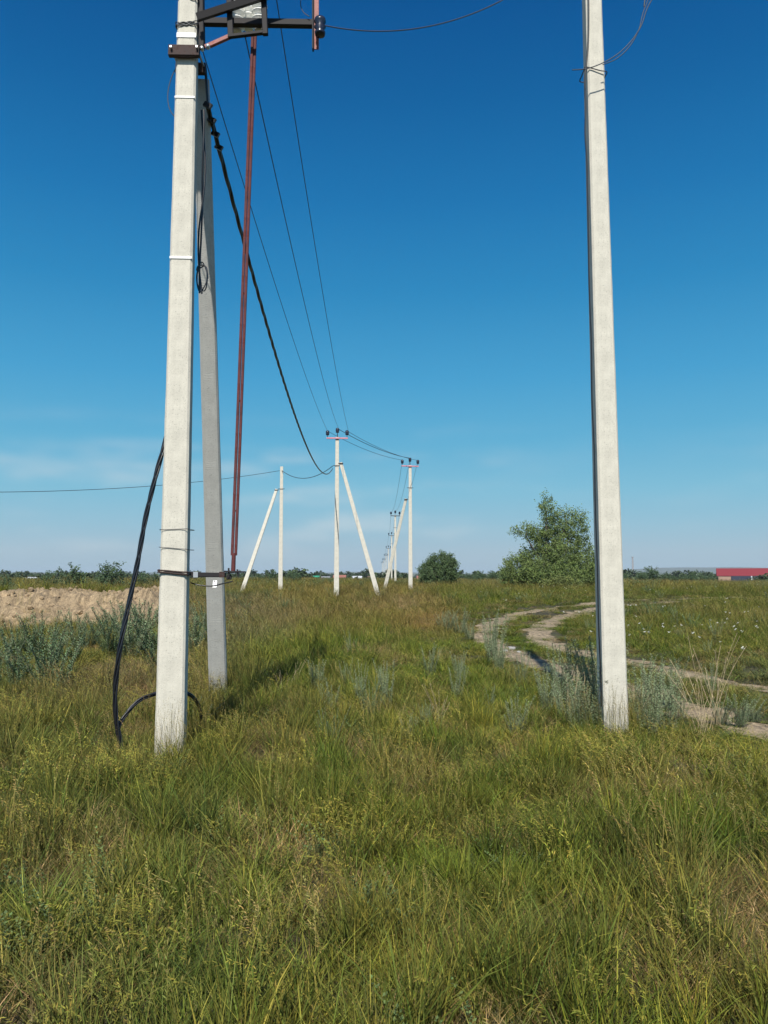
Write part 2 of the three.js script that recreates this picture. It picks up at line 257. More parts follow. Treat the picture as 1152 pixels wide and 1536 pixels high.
// the disconnector: steel frame, white insulators, red drive rod and the drive near the ground
{
  const s = thing('disconnector_switch', 'black steel switch frame with white insulators and long red drive rod', 'switch');
  part('beam', [bar(at(306, 33, 7), at(470, 36, 7), 0.06, 0.066)], steel, s);
  part('mounting_plate', [bar(at(303, 72, 6.98), at(301, -60, 6.98), 0.05, 0.075)], steel, s);
  part('diagonal_bar', [angleIron(at(296, 28, 6.84), at(450, -22, 6.84), 0.06, 0.008, 0.3)], steel, s);
  part('frame_bar', [bar(at(342, -40, 6.9), at(346, 56, 6.9), 0.05, 0.03)], steel, s);
  part('frame_bar', [bar(at(394, -40, 6.9), at(398, 52, 6.9), 0.05, 0.045)], steel, s);
  part('frame_bar', [bar(at(343, 55, 6.9), at(401, 48, 6.9), 0.04, 0.03)], steel, s);
  part('frame_bar', [bar(at(342, 0, 7.3), at(400, -6, 7.3), 0.04, 0.04)], steel, s);
  part('strut', [bar(at(308, 71, 6.93), at(344, 55, 6.93), 0.035, 0.04)], redPaint, s);
  for (const [x, y] of [[303, 73], [312, 70]]) part('bolt', [moved(lathe([[0.001, -0.02], [0.018, -0.02], [0.02, 0], [0.018, 0.02], [0.001, 0.022]], 8), at(x, y, 6.9), V(0, 0, 1))], zinc, s);
  const rib = (n, R, H) => { const p = [[0.001, 0], [R * 0.62, 0], [R * 0.62, H * 0.06]]; for (let i = 0; i < n; i++) { const y = H * (0.08 + 0.84 * i / n), k = H * 0.84 / n; p.push([R * 0.55, y], [R, y + k * 0.35], [R * 0.98, y + k * 0.5], [R * 0.58, y + k * 0.85]); } p.push([R * 0.5, H * 0.95], [R * 0.4, H], [0.001, H]); return p; };
  for (const [x, y, z] of [[355, 49, 7.1], [373, 44, 7.2], [389, 48, 7.1]]) part('insulator', [moved(lathe(rib(4, 0.075, 0.32), 18), at(x, y, z))], porcelain, s);
  const top = at(381, 50, 7), low = at(350, 850, 7), dir = top.clone().sub(low).normalize(), k = (t) => low.clone().lerp(top, t);
  part('drive_rod', [bar(k(0.02).add(V(-0.0145, 0, 0)), k(1.0).add(V(-0.0125, 0, 0)), 0.024, 0.024), bar(k(0.02).add(V(0.0145, 0, -0.012)), k(1.0).add(V(0.0125, 0, -0.012)), 0.024, 0.024), ...[0.1, 0.3, 0.5, 0.7, 0.9].map((t) => bar(k(t).add(V(-0.02, 0, -0.022)), k(t).add(V(0.02, 0, -0.022)), 0.03, 0.012))], oxide, s);
  part('rod_foot', [moved(new THREE.CylinderGeometry(0.018, 0.02, 0.16, 10), k(0.008), dir)], oxide, s);
  // drive bracket near eye height
  part('drive_bracket', [bar(at(288, 862, 6.98), at(338, 862.5, 6.98), 0.05, 0.042)], steel, s);
  part('bracket_end', [bar(at(290, 862, 6.945), at(297, 862, 6.945), 0.01, 0.05)], zinc, s);
  part('bracket_end', [bar(at(329, 862, 6.945), at(337, 862, 6.945), 0.01, 0.05)], rusty, s);
  part('drive_lever', [bar(at(336, 857, 6.96), at(368, 858, 6.96), 0.012, 0.014), moved(new THREE.TorusGeometry(0.036, 0.009, 6, 16).rotateX(Math.PI / 2), at(349, 858, 6.98)), bar(at(343, 852, 6.97), at(343, 866, 6.97), 0.014, 0.014), bar(at(356, 854, 6.97), at(357, 864, 6.97), 0.014, 0.014)], steel, s);
  part('lock_box', [bar(at(340, 866, 6.99), at(347, 866, 6.99), 0.03, 0.04)], steel, s);
  // end bar with its insulator
  part('end_bar', [bar(at(469.5, 75, 6.95), at(469.5, -35, 6.95), 0.014, 0.05)], steel, s);
  part('end_flange', [bar(at(474.2, 74, 6.975), at(474.2, -35, 6.975), 0.05, 0.012)], redPaint, s);
  part('insulator', [moved(lathe([[0.001, 0], [0.045, 0], [0.05, 0.03], [0.03, 0.05], [0.055, 0.08], [0.03, 0.1], [0.055, 0.13], [0.05, 0.16], [0.001, 0.17]], 14), at(480, 53, 6.88))], darkGlaze, s);
  part('jumper_lead', tube([[349, 872], [336, 875], [318, 879], [296, 877], [286, 874]].map(([x, y]) => at(x, y, 7.12)), 0.006, 30, 5).applyMatrix4(new THREE.Matrix4()), black, s);
  part('jumper_lead', tube([[453, -10], [451, 8], [455, 18], [464, 25]].map(([x, y]) => at(x, y, 6.95)), 0.004, 24, 5), wireMat, s);
}
// right-hand pole
{
  const R0 = at(917, 1050, 8.1), R1 = at(886.5, 5, 8.1), base = extend(R0, R1, -0.5), top = extend(R0, R1, 9.0), r = thing('utility_pole', 'bare pale concrete pole with dark wire down one edge, by the track', 'utility pole');
  const p = part('shaft', shaft(base, top, 0.258, 0.166, 0.28, 0.19, 0.07, 0.008, 140, 31), concrete, r);
  const pt = (px, py, dz = 0) => at(px, py, 8.1 + dz);
  part('down_wire', tube([[882, -60], [883, 30], [882, 70], [877.5, 118], [878.5, 160], [877.5, 200], [880, 240], [882, 330], [883.5, 420], [887, 520], [888, 600], [891.5, 680], [893, 760], [896, 850], [898, 940], [901, 1010], [902, 1060]].map(([x, y]) => pt(x, y, lerp(-0.14, -0.155, y / 1060))), 0.008, 160, 5), black, r);
  { const c = extend(R0, R1, pt(892, 115).y); wireTie(c, 0.225, 0.245, 0.006, -0.16, 1, wireMat, r); }
  part('crossarm', [bar(V(top.x - 0.2, 8.4, top.z + 0.2), V(top.x + 1.1, 8.4, top.z + 0.2), 0.07, 0.07)], steel, r);
  const w = thing('loose_wire', 'thin dark wire ends curling across the bare concrete pole', 'wire');
  const end = V(top.x + 1.0, 8.44, top.z + 0.2);
  part('strand', tube([...[[858, 105], [880, 103], [905, 94], [928, 80], [948, 60], [962, 38], [972, 10]].map(([x, y]) => pt(x, y, -0.28)), V(top.x + 0.9, 8.15, top.z + 0.3), end], 0.0055, 70, 5), wireMat, w);
  part('strand', tube([...[[904, 97], [925, 88], [944, 70], [958, 45], [966, 15]].map(([x, y]) => pt(x, y, -0.22)), V(top.x + 0.82, 8.2, top.z + 0.25), end.clone().add(V(-0.05, 0, 0))], 0.005, 60, 5), wireMat, w);
  part('strand', tube([...[[966, 10], [967, 2], [968, -8]].map(([x, y]) => pt(x, y, -0.2)), V(top.x + 0.7, 8.3, top.z + 0.25)], 0.008, 30, 5), wireMat, w);
  const j = part('overhead_wire', tube(sagged(at(486, 38, 6.95), V(top.x, 8.44, top.z + 0.2), 0.42, 24), 0.006, 80, 5), wireMat);
  tag(j, 'single wire from the switch arm up to the bare concrete pole', 'wire');
}
// black cables slung from the switch pole to the ground
{
  const c = thing('cable_bundle', 'black cable bundle hanging from the switch pole down into the grass', 'cable');
  const path = [[262, 560], [256, 625], [247, 665], [235, 708], [219, 775], [206, 845], [192, 912], [180, 972], [173, 1030], [174, 1075], [180, 1110], [190, 1150]].map(([x, y], i) => at(x, y, lerp(7.18, 6.75, Math.min(1, i / 7))));
  for (let k = 0; k < 4; k++) part('strand', helix(path, 0.0135, k === 0 ? 0.0105 : 0.0085, k * Math.PI / 2, 0.95, 150), black, c);
  const loop = [[176, 1100], [182, 1082], [196, 1063], [214, 1048], [236, 1040], [262, 1036], [284, 1042], [297, 1056], [303, 1078]].map(([x, y], i) => at(x, y, lerp(6.75, 7.35, i / 8)));
  for (let k = 0; k < 3; k++) part('strand', helix(loop, 0.011, 0.0085, k * Math.PI * 2 / 3, 0.9, 80), black, c);
  const up = [[304, 165], [306, 235], [304, 300], [300, 350], [299, 400], [301, 440]].map(([x, y]) => at(x, y, 7.16));
  for (let k = 0; k < 2; k++) part('strand', helix(up, 0.012, 0.009, k * Math.PI, 1.3, 90), black, c);
  const coil = at(304, 418, 7.28); const pts = []; for (let i = 0; i < 40; i++) { const a = i / 40 * Math.PI * 5; pts.push(V(coil.x + Math.cos(a) * 0.05, coil.y + Math.sin(a) * (0.13 + 0.02 * Math.sin(i)), coil.z + 0.0015 * i)); }
  part('coil', tube(pts, 0.006, 160, 5), wireMat, c);
}
// overhead lines
const hang = (name, label, a, b, sag, r, group, n = 28) => tag(part(name, tube(sagged(a, b, sag, n), r, 90, 5), wireMat), label, 'wire', group);
const insA = [at(493, 650, 40), at(509, 645, 40), at(524, 652, 40)];
hang('overhead_wire', 'bare line wire running from the switch pole to the next strutted pole', V(-2.014, 7.514, -7.02), insA[0], 0.417, 0.0065, 'line wires of the first span');
hang('overhead_wire', 'bare line wire running from the switch pole to the next strutted pole', V(-1.385, 6.988, -7.17), insA[1], 0.515, 0.0065, 'line wires of the first span');
hang('overhead_wire', 'bare line wire running from the switch pole to the next strutted pole', V(-1.226, 8.298, -7.496), insA[2], 0.519, 0.0065, 'line wires of the first span');
{
  const c = thing('twisted_cable', 'thick black twisted cable sagging from the switch pole to the strutted pole', 'cable');
  const a = V(-1.685, 6.063, -7.216), b = at(499, 703, 40), path = sagged(a, b, 1.454, 40);
  for (let k = 0; k < 3; k++) part('strand', helix(path, 0.013, 0.012, k * Math.PI * 2 / 3, 1.4, 420), black, c);
  for (const t of [0, 0.006, 0.012, 0.018]) { const q = path[0].clone().lerp(path[1], t * 40); part('clamp', [bar(q.clone().add(V(-0.03, 0.02, 0.02)), q.clone().add(V(0.04, -0.02, 0.03)), 0.03, 0.05)], black, c); }
  part('tension_clamp', [bar(V(-1.70, 6.42, -7.15), a, 0.02, 0.035)], black, c);
}

// ---------------------------------------------------------------- poles further along the line
const pinIns = lathe([[0.001, 0], [0.014, 0], [0.014, 0.13], [0.07, 0.14], [0.095, 0.18], [0.075, 0.2], [0.1, 0.24], [0.085, 0.3], [0.1, 0.32], [0.06, 0.38], [0.001, 0.4]], 12);
function farPole(x, z, topY, label, { arm = true, w = 0.27, turn = 0, color = pinkPaint, group, k = 1 } = {}) {
  const g0 = onGround(x, z), p = thing('utility_pole', label, 'utility pole', group, g0), H = topY - g0.y, out = [];
  part('shaft', shaft(V(0, -0.3, 0), V(0, H, 0), w, w * 0.68, w, w * 0.68, turn, 0.004, 20, x), concrete, p);
  if (arm) {
    const c = Math.cos(turn), s = -Math.sin(turn);
    part('crossarm', [bar(V(-0.55 * c, H - 0.06, -0.55 * s + 0.13), V(0.55 * c, H - 0.08, 0.55 * s + 0.13), 0.07, 0.075)], color, p);
    for (const [e, y] of [[-0.5, H - 0.05], [0, H + 0.1], [0.5, H - 0.05]]) { part('insulator', pinIns.clone().scale(k, k, k).translate(e * c, y, e * s + (e ? 0.13 : 0)), darkGlaze, p); out.push(V(g0.x + e * c, g0.y + y + 0.36 * k, g0.z + e * s + (e ? 0.13 : 0))); }
    if (!group) part('insulator_stem', new THREE.CylinderGeometry(0.02, 0.02, 0.3, 8).translate(0, H + 0.05, 0), steel, p);
  }
  part('collar', [bar(V(-w * 0.75, H * 0.82, w * 0.42), V(w * 0.75, H * 0.82, w * 0.42), 0.03, 0.03)], rusty, p);
  return out;
}
function farBrace(x, z, to, label, w = 0.24) { const g0 = onGround(x, z), b = thing('brace_pole', label, 'brace pole', null, g0); part('shaft', shaft(V(0, -0.3, 0), to.clone().sub(g0), w, w * 0.72, w, w * 0.7, 0, 0.004, 20, x), concrete, b); part('end_clamp', [bar(to.clone().sub(g0).add(V(-0.12, -0.05, 0.12)), to.clone().sub(g0).add(V(0.14, -0.05, 0.12)), 0.03, 0.04)], rusty, b); }
const pA = at(505, 893, 40), pB = at(615.5, 880, 50), pC = at(421, 873, 48);
const iA = farPole(pA.x, -40, at(507, 656, 40).y, 'strutted concrete pole with pink crossarm where the thick cable ends', { turn: -0.05 });
const iB = farPole(pB.x, -50, at(614, 698, 50).y, 'strutted concrete pole with pink crossarm beside the round bush', { turn: 0.1 });
farPole(pC.x, -48, at(420, 700, 48).y, 'strutted concrete pole without any crossarm', { arm: false });
{ const q = at(571, 888, 39.5); farBrace(q.x, -39.5, at(511, 694, 39.8), 'concrete strut of the pole where the thick cable ends'); }
{ const q = at(574, 880, 51); farBrace(q.x, -51, at(609, 748, 50.2), 'concrete strut of the pole beside the round bush'); }
{ const q = at(360, 877, 46.5); farBrace(q.x, -46.5, at(415, 734, 47.8), 'concrete strut of the pole without a crossarm'); }
const rows = [[593, 92, 773], [587.5, 138, 803], [582.5, 186, 822], [579, 235, 833], [576, 285, 839.5], [573.5, 335, 844]].map(([px, d, py]) => farPole(at(px, 862, d).x, -d, at(px, py, d).y, 'plain line pole in the row receding beyond the strutted poles', { turn: 0.02, color: rusty, group: 'line poles receding towards the horizon', k: 1.2, w: 0.27 }));
{ let prev = iB; for (const r of rows) { for (let k = 0; k < 3; k++) hang('overhead_wire', 'thin line wire along the receding row of plain poles', prev[k], r[k], 0.9, 0.007 + 0.00003 * -r[k].z, 'wires along the receding poles', 16); prev = r; } }
for (let k = 0; k < 3; k++) hang('overhead_wire', 'line wire between the two strutted poles with pink crossarms', iA[k], iB[k], 0.22, k === 1 ? 0.016 : 0.011, 'wires between the strutted poles', 16);
{
  const cTop = at(423, 706, 47.9);
  hang('overhead_wire', 'single cable slung between strutted poles below the pink crossarm', cTop, at(499, 699, 40), 0.55, 0.018);
  hang('overhead_wire', 'single cable leading away from the pole without a crossarm', at(419.5, 706, 47.9), at(-160, 737, 31), 0.45, 0.014);
}

// ---------------------------------------------------------------- plants
const QUAD = [0, 1, 2, 0, 2, 3];
class Leaves {                                                     // collects small flat faces with a colour each
  constructor() { this.p = []; this.c = []; this.i = []; }
  leaf(o, dir, side, len, wid, col) {                              // rhombic leaf
    const n = this.p.length / 3, e = (v) => this.p.push(v.x, v.y, v.z);
    e(o); e(o.clone().addScaledVector(dir, len * 0.5).addScaledVector(side, wid / 2)); e(o.clone().addScaledVector(dir, len)); e(o.clone().addScaledVector(dir, len * 0.5).addScaledVector(side, -wid / 2));
    for (const k of QUAD) this.i.push(n + k);
    for (let k = 0; k < 4; k++) this.c.push(...col);
  }
  strip(pts, widths, side, col) {                                  // narrow blade
    const n = this.p.length / 3, m = pts.length;
    pts.forEach((q, k) => { for (const s of k === m - 1 ? [0] : [-1, 1]) { this.p.push(q.x + side.x * widths[k] * s / 2, q.y + side.y * widths[k] * s / 2, q.z + side.z * widths[k] * s / 2); this.c.push(...col); } });
    for (let k = 0; k < m - 2; k++) { const a = n + k * 2; this.i.push(a, a + 1, a + 3, a, a + 3, a + 2); }
    const a = n + (m - 2) * 2; this.i.push(a, a + 1, a + 2);
  }
  build() { const g = new THREE.BufferGeometry(); g.setAttribute('position', new THREE.Float32BufferAttribute(this.p, 3)); g.setAttribute('color', new THREE.Float32BufferAttribute(this.c, 3)); g.setIndex(this.i); return g; }
}
const grassMat = new THREE.MeshPhysicalMaterial({ vertexColors: true, roughness: 0.75, specularIntensity: 0.45, side: THREE.DoubleSide });
const dullMat = new THREE.MeshStandardMaterial({ vertexColors: true, roughness: 0.9, side: THREE.DoubleSide });
const leafMat = new THREE.MeshPhysicalMaterial({ vertexColors: true, roughness: 0.85, transmission: 0.25, thickness: 0, side: THREE.DoubleSide });

// --- tufts (unit colours; each copy carries the hue of its place)
function tuft(seed, { n, R, h, w, lean, bend, dry = 0.15 }) {
  const r = rng(seed), L = new Leaves();
  for (let i = 0; i < n; i++) {
    const a = r() * 6.283, q = R * Math.sqrt(r()), x = Math.cos(a) * q, z = Math.sin(a) * q, H = h * (0.45 + 0.65 * r()), da = r() * 6.283, le = lean * r(), be = bend * r() * H, W = w * (0.6 + 0.7 * r());
    const dx = Math.cos(da), dz = Math.sin(da), pts = [0, 0.36, 0.72, 1].map((t) => V(x + dx * (le * H * t + be * t * t), -0.02 + H * (t - 0.32 * (be / H) * t * t * t), z + dz * (le * H * t + be * t * t)));
    const sa = r() * 6.283, k = 0.42 + 1.15 * r() * r() + 0.2 * r(), d = r() < dry;
    L.strip(pts, [W, W * 0.92, W * 0.6, 0], V(Math.cos(sa), 0, Math.sin(sa)), d ? [k * 1.9, k * 1.5, k * 1.6] : [k * (0.85 + 0.3 * r()), k, k * (0.8 + 0.4 * r())]);
  }
  return L.build();
}
function seedTuft(seed, { stems, R, h, head, spikes, droop, w, col }) {
  const r = rng(seed), L = new Leaves();
  for (let i = 0; i < stems; i++) {
    const a = r() * 6.283, q = R * Math.sqrt(r()), o = V(Math.cos(a) * q, -0.02, Math.sin(a) * q), H = h * (0.7 + 0.4 * r()), da = r() * 6.283, d = V(Math.cos(da), 0, Math.sin(da)), le = 0.1 + 0.25 * r(), sd = V(-d.z, 0, d.x), k = 0.75 + 0.45 * r();
    const at_ = (t) => o.clone().addScaledVector(d, le * H * t * t + droop * head * Math.max(0, t - 0.8) * 4).add(V(0, H * t - droop * head * 0.6 * Math.max(0, t - 0.85) * 3, 0));
    L.strip([0, 0.4, 0.75, 1].map(at_), [0.0022, 0.002, 0.0018, 0], sd, [k * 0.95, k * 0.9, k * 0.7]);
    for (let s = 0; s < spikes; s++) {
      const t = 1 - head / H * (s / spikes), b = at_(Math.max(0.3, t)), aa = r() * 6.283, out = V(Math.cos(aa), 0, Math.sin(aa)).multiplyScalar(0.55).addScaledVector(d, 0.75).add(V(0, 0.35 - droop * 0.9 * r(), 0)).normalize();
      L.leaf(b, out, V(-out.z, 0.3, out.x).normalize(), w * (3.5 + 3 * r()), w * (0.75 + 0.5 * r()), col.map((c) => c * k * (0.85 + 0.3 * r())));
    }
  }
  return L.build();
}
const kinds = {
  fine: [1, 2, 3, 4, 5, 6, 7, 8].map((s) => tuft(s, { n: 185, R: 0.22, h: 0.175, w: 0.0042, lean: 0.7, bend: 0.75, dry: 0.26 })),
  broad: [11, 12, 13, 14, 15].map((s) => tuft(s, { n: 95, R: 0.2, h: 0.205, w: 0.0064, lean: 0.55, bend: 0.95, dry: 0.07 })),
  bunch: [51, 52, 53, 54, 55, 56].map((s) => tuft(s, { n: 75, R: 0.06, h: 0.30, w: 0.0050, lean: 0.62, bend: 0.55, dry: 0.2 })),
  dry: [21, 22, 23, 24, 25].map((s) => tuft(s, { n: 150, R: 0.24, h: 0.15, w: 0.0034, lean: 1.6, bend: 0.6, dry: 0.35 })),
  seed: [31, 32, 33, 34].map((s) => seedTuft(s, { stems: 9, R: 0.13, h: 0.31, head: 0.10, spikes: 15, droop: 0.8, w: 0.0044, col: [1.3, 1.2, 0.8] })),
  panicle: [41, 42, 43, 44].map((s) => seedTuft(s, { stems: 16, R: 0.22, h: 0.40, head: 0.12, spikes: 11, droop: 0.25, w: 0.0042, col: [1.15, 1.0, 0.85] })),
};
// what grows where: hues (linear) by place, from the patches in the photograph
const C = { green: [0.084, 0.130, 0.013], deep: [0.042, 0.088, 0.010], olive: [0.165, 0.170, 0.022], brown: [0.175, 0.138, 0.050], straw: [0.30, 0.235, 0.115], gold: [0.24, 0.175, 0.055], orange: [0.30, 0.165, 0.065], yellow: [0.20, 0.19, 0.05], lush: [0.105, 0.155, 0.018], grey: [0.125, 0.128, 0.08], rose: [0.185, 0.13, 0.085] };
const mix = (a, b, t) => a.map((v, k) => lerp(v, b[k], t));
const blob = (x, z, cx, cz, rx, rz) => Math.exp(-(((x - cx) / rx) ** 2 + ((z - cz) / rz) ** 2));
function seg(x, z, ax, az, bx, bz, w) { const t = clamp(((x - ax) * (bx - ax) + (z - az) * (bz - az)) / ((bx - ax) ** 2 + (bz - az) ** 2), 0, 1); return Math.exp(-(((x - lerp(ax, bx, t)) ** 2 + (z - lerp(az, bz, t)) ** 2) / (w * w))); }
function hue(x, z) {
  const a = n2(x * 0.55, z * 0.4), b = n2(x * 1.7 + 40, z * 1.3), c = n2(x * 0.16 + 9, z * 0.1), d = -z;
  let k = mix(C.green, C.olive, clamp(0.45 + 0.45 * a + 0.3 * b, 0, 1));
  k = mix(k, C.brown, clamp(0.22 + 0.5 * n2(x * 0.9 + 70, z * 0.7) + 0.3 * c, 0, 0.85));
  k = mix(k, C.deep, clamp(0.9 * n2(x * 0.8 + 20, z * 0.8 + 7) + 0.45 * n2(x * 2.6 + 8, z * 2.6) - 0.05, 0, 0.85));
  k = mix(k, C.gold, clamp(smoothstep(d, 19, 27) * (1 - smoothstep(d, 42, 60)) * smoothstep(x, -9, -4) * (1 - smoothstep(x, 1.2, 3.2)) * (0.62 + 0.4 * a), 0, 0.9));
  k = mix(k, C.grey, clamp(0.9 * n2(x * 0.06 + 31, z * 0.035 + 12) - 0.25, 0, 0.5));
  k = mix(k, C.grey, 0.85 * Math.max(seg(x, z, -4.2, -24, -7.5, -38, 2.2), blob(x, z, -3.2, -19, 1.0, 4)));
  k = mix(k, C.orange, 0.75 * blob(x, z, 1.25, -23.5, 1.0, 2.6));
  k = mix(k, C.lush, clamp(1.1 * Math.max(seg(x, z, -1.2, -15.5, 1.7, -17.3, 1.5), seg(x, z, 1.7, -17.3, 2.6, -19, 0.8), 0.75 * seg(x, z, -0.8, -12.5, 1.6, -11.5, 1.6)), 0, 0.92));
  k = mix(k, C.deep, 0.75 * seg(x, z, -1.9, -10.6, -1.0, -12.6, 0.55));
  k = mix(k, C.rose, clamp(0.8 * Math.max(blob(x, z, -3.6, -11.5, 1.3, 2.6), blob(x, z, -2.6, -9.6, 0.5, 0.9)), 0, 0.8));
  if (x > 3) k = mix(k, C.green, clamp(smoothstep(d, 13, 18) * (1 - smoothstep(d, 45, 60)) * (0.75 + 0.3 * a), 0, 0.85));
  return k;
}
const tall = (x, z) => 1.05 + 0.35 * n2(x * 0.5 + 3, z * 0.5) + 0.32 * n2(x * 2.1, z * 2.1) + 0.45 * seg(x, z, -1.2, -15.5, 1.7, -17.3, 1.4) + 0.5 * seg(x, z, -1.9, -10.6, -1.0, -12.6, 0.5) + 0.25 * smoothstep(-z, 8, 30);
const poleSpots = [[L0.x, -7, 0.16], [2.3, -8.1, 0.18], [-2.12, -10.3, 0.15]];
const bins = {}; let bladeCopies = 0;
function sow(seed, d0, d1, density, wide, sizes) {
  const r = rng(seed), spread = 0.68, area = spread * (d1 * d1 - d0 * d0) + 5 * (d1 - d0), N = Math.round(area * density);
  for (let i = 0; i < N; i++) {
    const d = Math.sqrt(lerp(d0 * d0, d1 * d1, r())), x = (r() * 2 - 1) * (spread * d + 2.5), z = -d;
    const rd = rutDist(x, z); if (rd < 0.26 + 0.24 * n2(x * 1.1, z * 1.1) + 0.24 * r() && r() > 0.06) continue;
    if (x < -5.6 && z < -21.8 && z > -30 && bankTop(x, z) > 0.12 && !(z < -25.3 && r() < 0.85) && r() < 0.97) continue;
    if (poleSpots.some(([a, b, q]) => Math.hypot(x - a, z - b) < q)) continue;
    const c = hue(x, z), onRoad = x > 0 && z > -75 ? 1 - smoothstep(rd, 0.3, 1.0) : 0, H = tall(x, z) * (1 - 0.6 * onRoad) * (x > 0 && z > -75 ? lerp(0.5, 1, smoothstep(rd, 0.8, 3.0 - 0.1 * z)) : 1) * (x < -4 && z < -12 && z > -23 ? 0.65 : 1), u = r(), pick = r();
    const pDry = clamp(0.2 + 0.45 * n2(x * 0.9 + 70, z * 0.7) + 0.2 * n2(x * 3, z * 3 + 11), 0.04, 0.65), pSeed = clamp(0.06 + 0.4 * n2(x * 0.75 + 90, z * 0.75), 0.035, 0.3) * (1 - onRoad), pPan = clamp(0.03 + 0.25 * smoothstep(-z, 11, 24) + 0.12 * n2(x * 0.4, z * 0.4 + 30), 0.02, 0.4) * (1 - onRoad), pBroad = 0.14, pBunch = 0.3;
    let kind = 'fine', col = c;
    if (pick < pDry) { kind = 'dry'; col = mix(c, u < 0.35 ? C.straw : C.brown, 0.65); }
    else if (pick < pDry + pSeed) { kind = 'seed'; col = mix(c, C.yellow, 0.75); }
    else if (pick < pDry + pSeed + pPan) { kind = 'panicle'; col = mix(c, u < 0.5 ? C.brown : C.straw, 0.45); }
    else if (pick < pDry + pSeed + pPan + pBroad) { kind = 'broad'; col = mix(c, C.green, 0.3); }
    else if (pick < pDry + pSeed + pPan + pBroad + pBunch) { kind = 'bunch'; col = mix(c, u < 0.4 ? C.olive : C.green, 0.35); }
    const list = kinds[kind], v = Math.floor(r() * list.length), key = kind + v; (bins[key] ??= { kind, geo: list[v], m: [], c: [] });
    const s = (sizes ?? 1) * (0.8 + 0.45 * r()), hy = s * H / (kind === 'panicle' ? lerp(1, H, 0.3) : 1), yaw = r() * 6.283, tip = 0.16 * (r() - 0.5), y = ground(x, z) + (x < -5.6 && z < -21.8 && z > -30 ? Math.max(0, bankTop(x, z)) : 0);
    const mtx = new THREE.Matrix4().compose(V(x, y, z), new THREE.Quaternion().setFromEuler(new THREE.Euler(tip, yaw, tip * 0.7)), V(s * wide, hy, s * wide));
    const e = 0.66 + 0.6 * r(); bins[key].m.push(mtx); bins[key].c.push(col.map((q) => q * e)); bladeCopies++;
  }
}
sow(101, 1.6, 6, 66, 1, 1);
sow(102, 6, 12, 46, 1.05, 1.05);
sow(103, 12, 25, 18, 1.25, 1.15);
sow(104, 25, 60, 6.5, 1.8, 1.2);
sow(105, 60, 150, 2, 3.0, 1.3);
for (const [x, z] of [[L0.x, -7], [2.32, -8.1], [-2.12, -10.3]]) { const r = rng(Math.round(x * 100)); for (let i = 0; i < 26; i++) { const a = r() * 6.283, q = 0.17 + 0.25 * r(), kind = r() < 0.45 ? 'panicle' : r() < 0.5 ? 'broad' : 'fine', list = kinds[kind], v = Math.floor(r() * list.length), X = x + Math.cos(a) * q, Z = z + Math.sin(a) * q, b = (bins[kind + v] ??= { kind, geo: list[v], m: [], c: [] }); b.m.push(new THREE.Matrix4().compose(onGround(X, Z), new THREE.Quaternion().setFromEuler(new THREE.Euler(0, r() * 6, 0)), V(0.6, 1.2 + 0.6 * r(), 0.6))); b.c.push(mix(hue(X, Z), kind === 'panicle' ? C.brown : C.green, 0.5)); }
  for (let i = 0; i < 9; i++) { const kind = i % 3 ? 'panicle' : 'seed', list = kinds[kind], v = i % list.length, X = x + (r() - 0.35) * 0.34, Z = z + 0.2 + 0.16 * r(), b = (bins[kind + v] ??= { kind, geo: list[v], m: [], c: [] }); b.m.push(new THREE.Matrix4().compose(onGround(X, Z), new THREE.Quaternion().setFromEuler(new THREE.Euler(0, r() * 6, 0)), V(0.5, 0.9 + 0.65 * r(), 0.5))); b.c.push(mix(C.olive, C.brown, 0.3 + 0.4 * r())); } }
{
  const names = { fine: ['fine_grass', 'fine green and dry meadow grass covering the field'], broad: ['broad_grass', 'broad bladed green grass mixed through the meadow'], bunch: ['bunch_grass', 'taller green bunch grass standing in clumps through the meadow'], dry: ['dry_grass', 'flattened dry brown grass lying between the green'], seed: ['seeding_grass', 'yellow green grass with drooping seed heads'], panicle: ['tall_grass', 'tall brownish grass stems with feathery heads'] };
  const groups = {};
  for (const b of Object.values(bins)) {
    const [nm, label] = names[b.kind]; let g = groups[nm];
    if (!g) { g = groups[nm] = new THREE.Group(); g.name = nm; tag(g, label, 'grass', null, 'stuff'); scene.add(g); }
    const im = new THREE.InstancedMesh(b.geo, grassMat, b.m.length); im.name = 'tufts'; im.userData.kind = 'stuff'; im.castShadow = im.receiveShadow = true;
    b.m.forEach((m, i) => { im.setMatrixAt(i, m); im.setColorAt(i, new THREE.Color().setRGB(...b.c[i])); });
    g.add(im);
  }
}

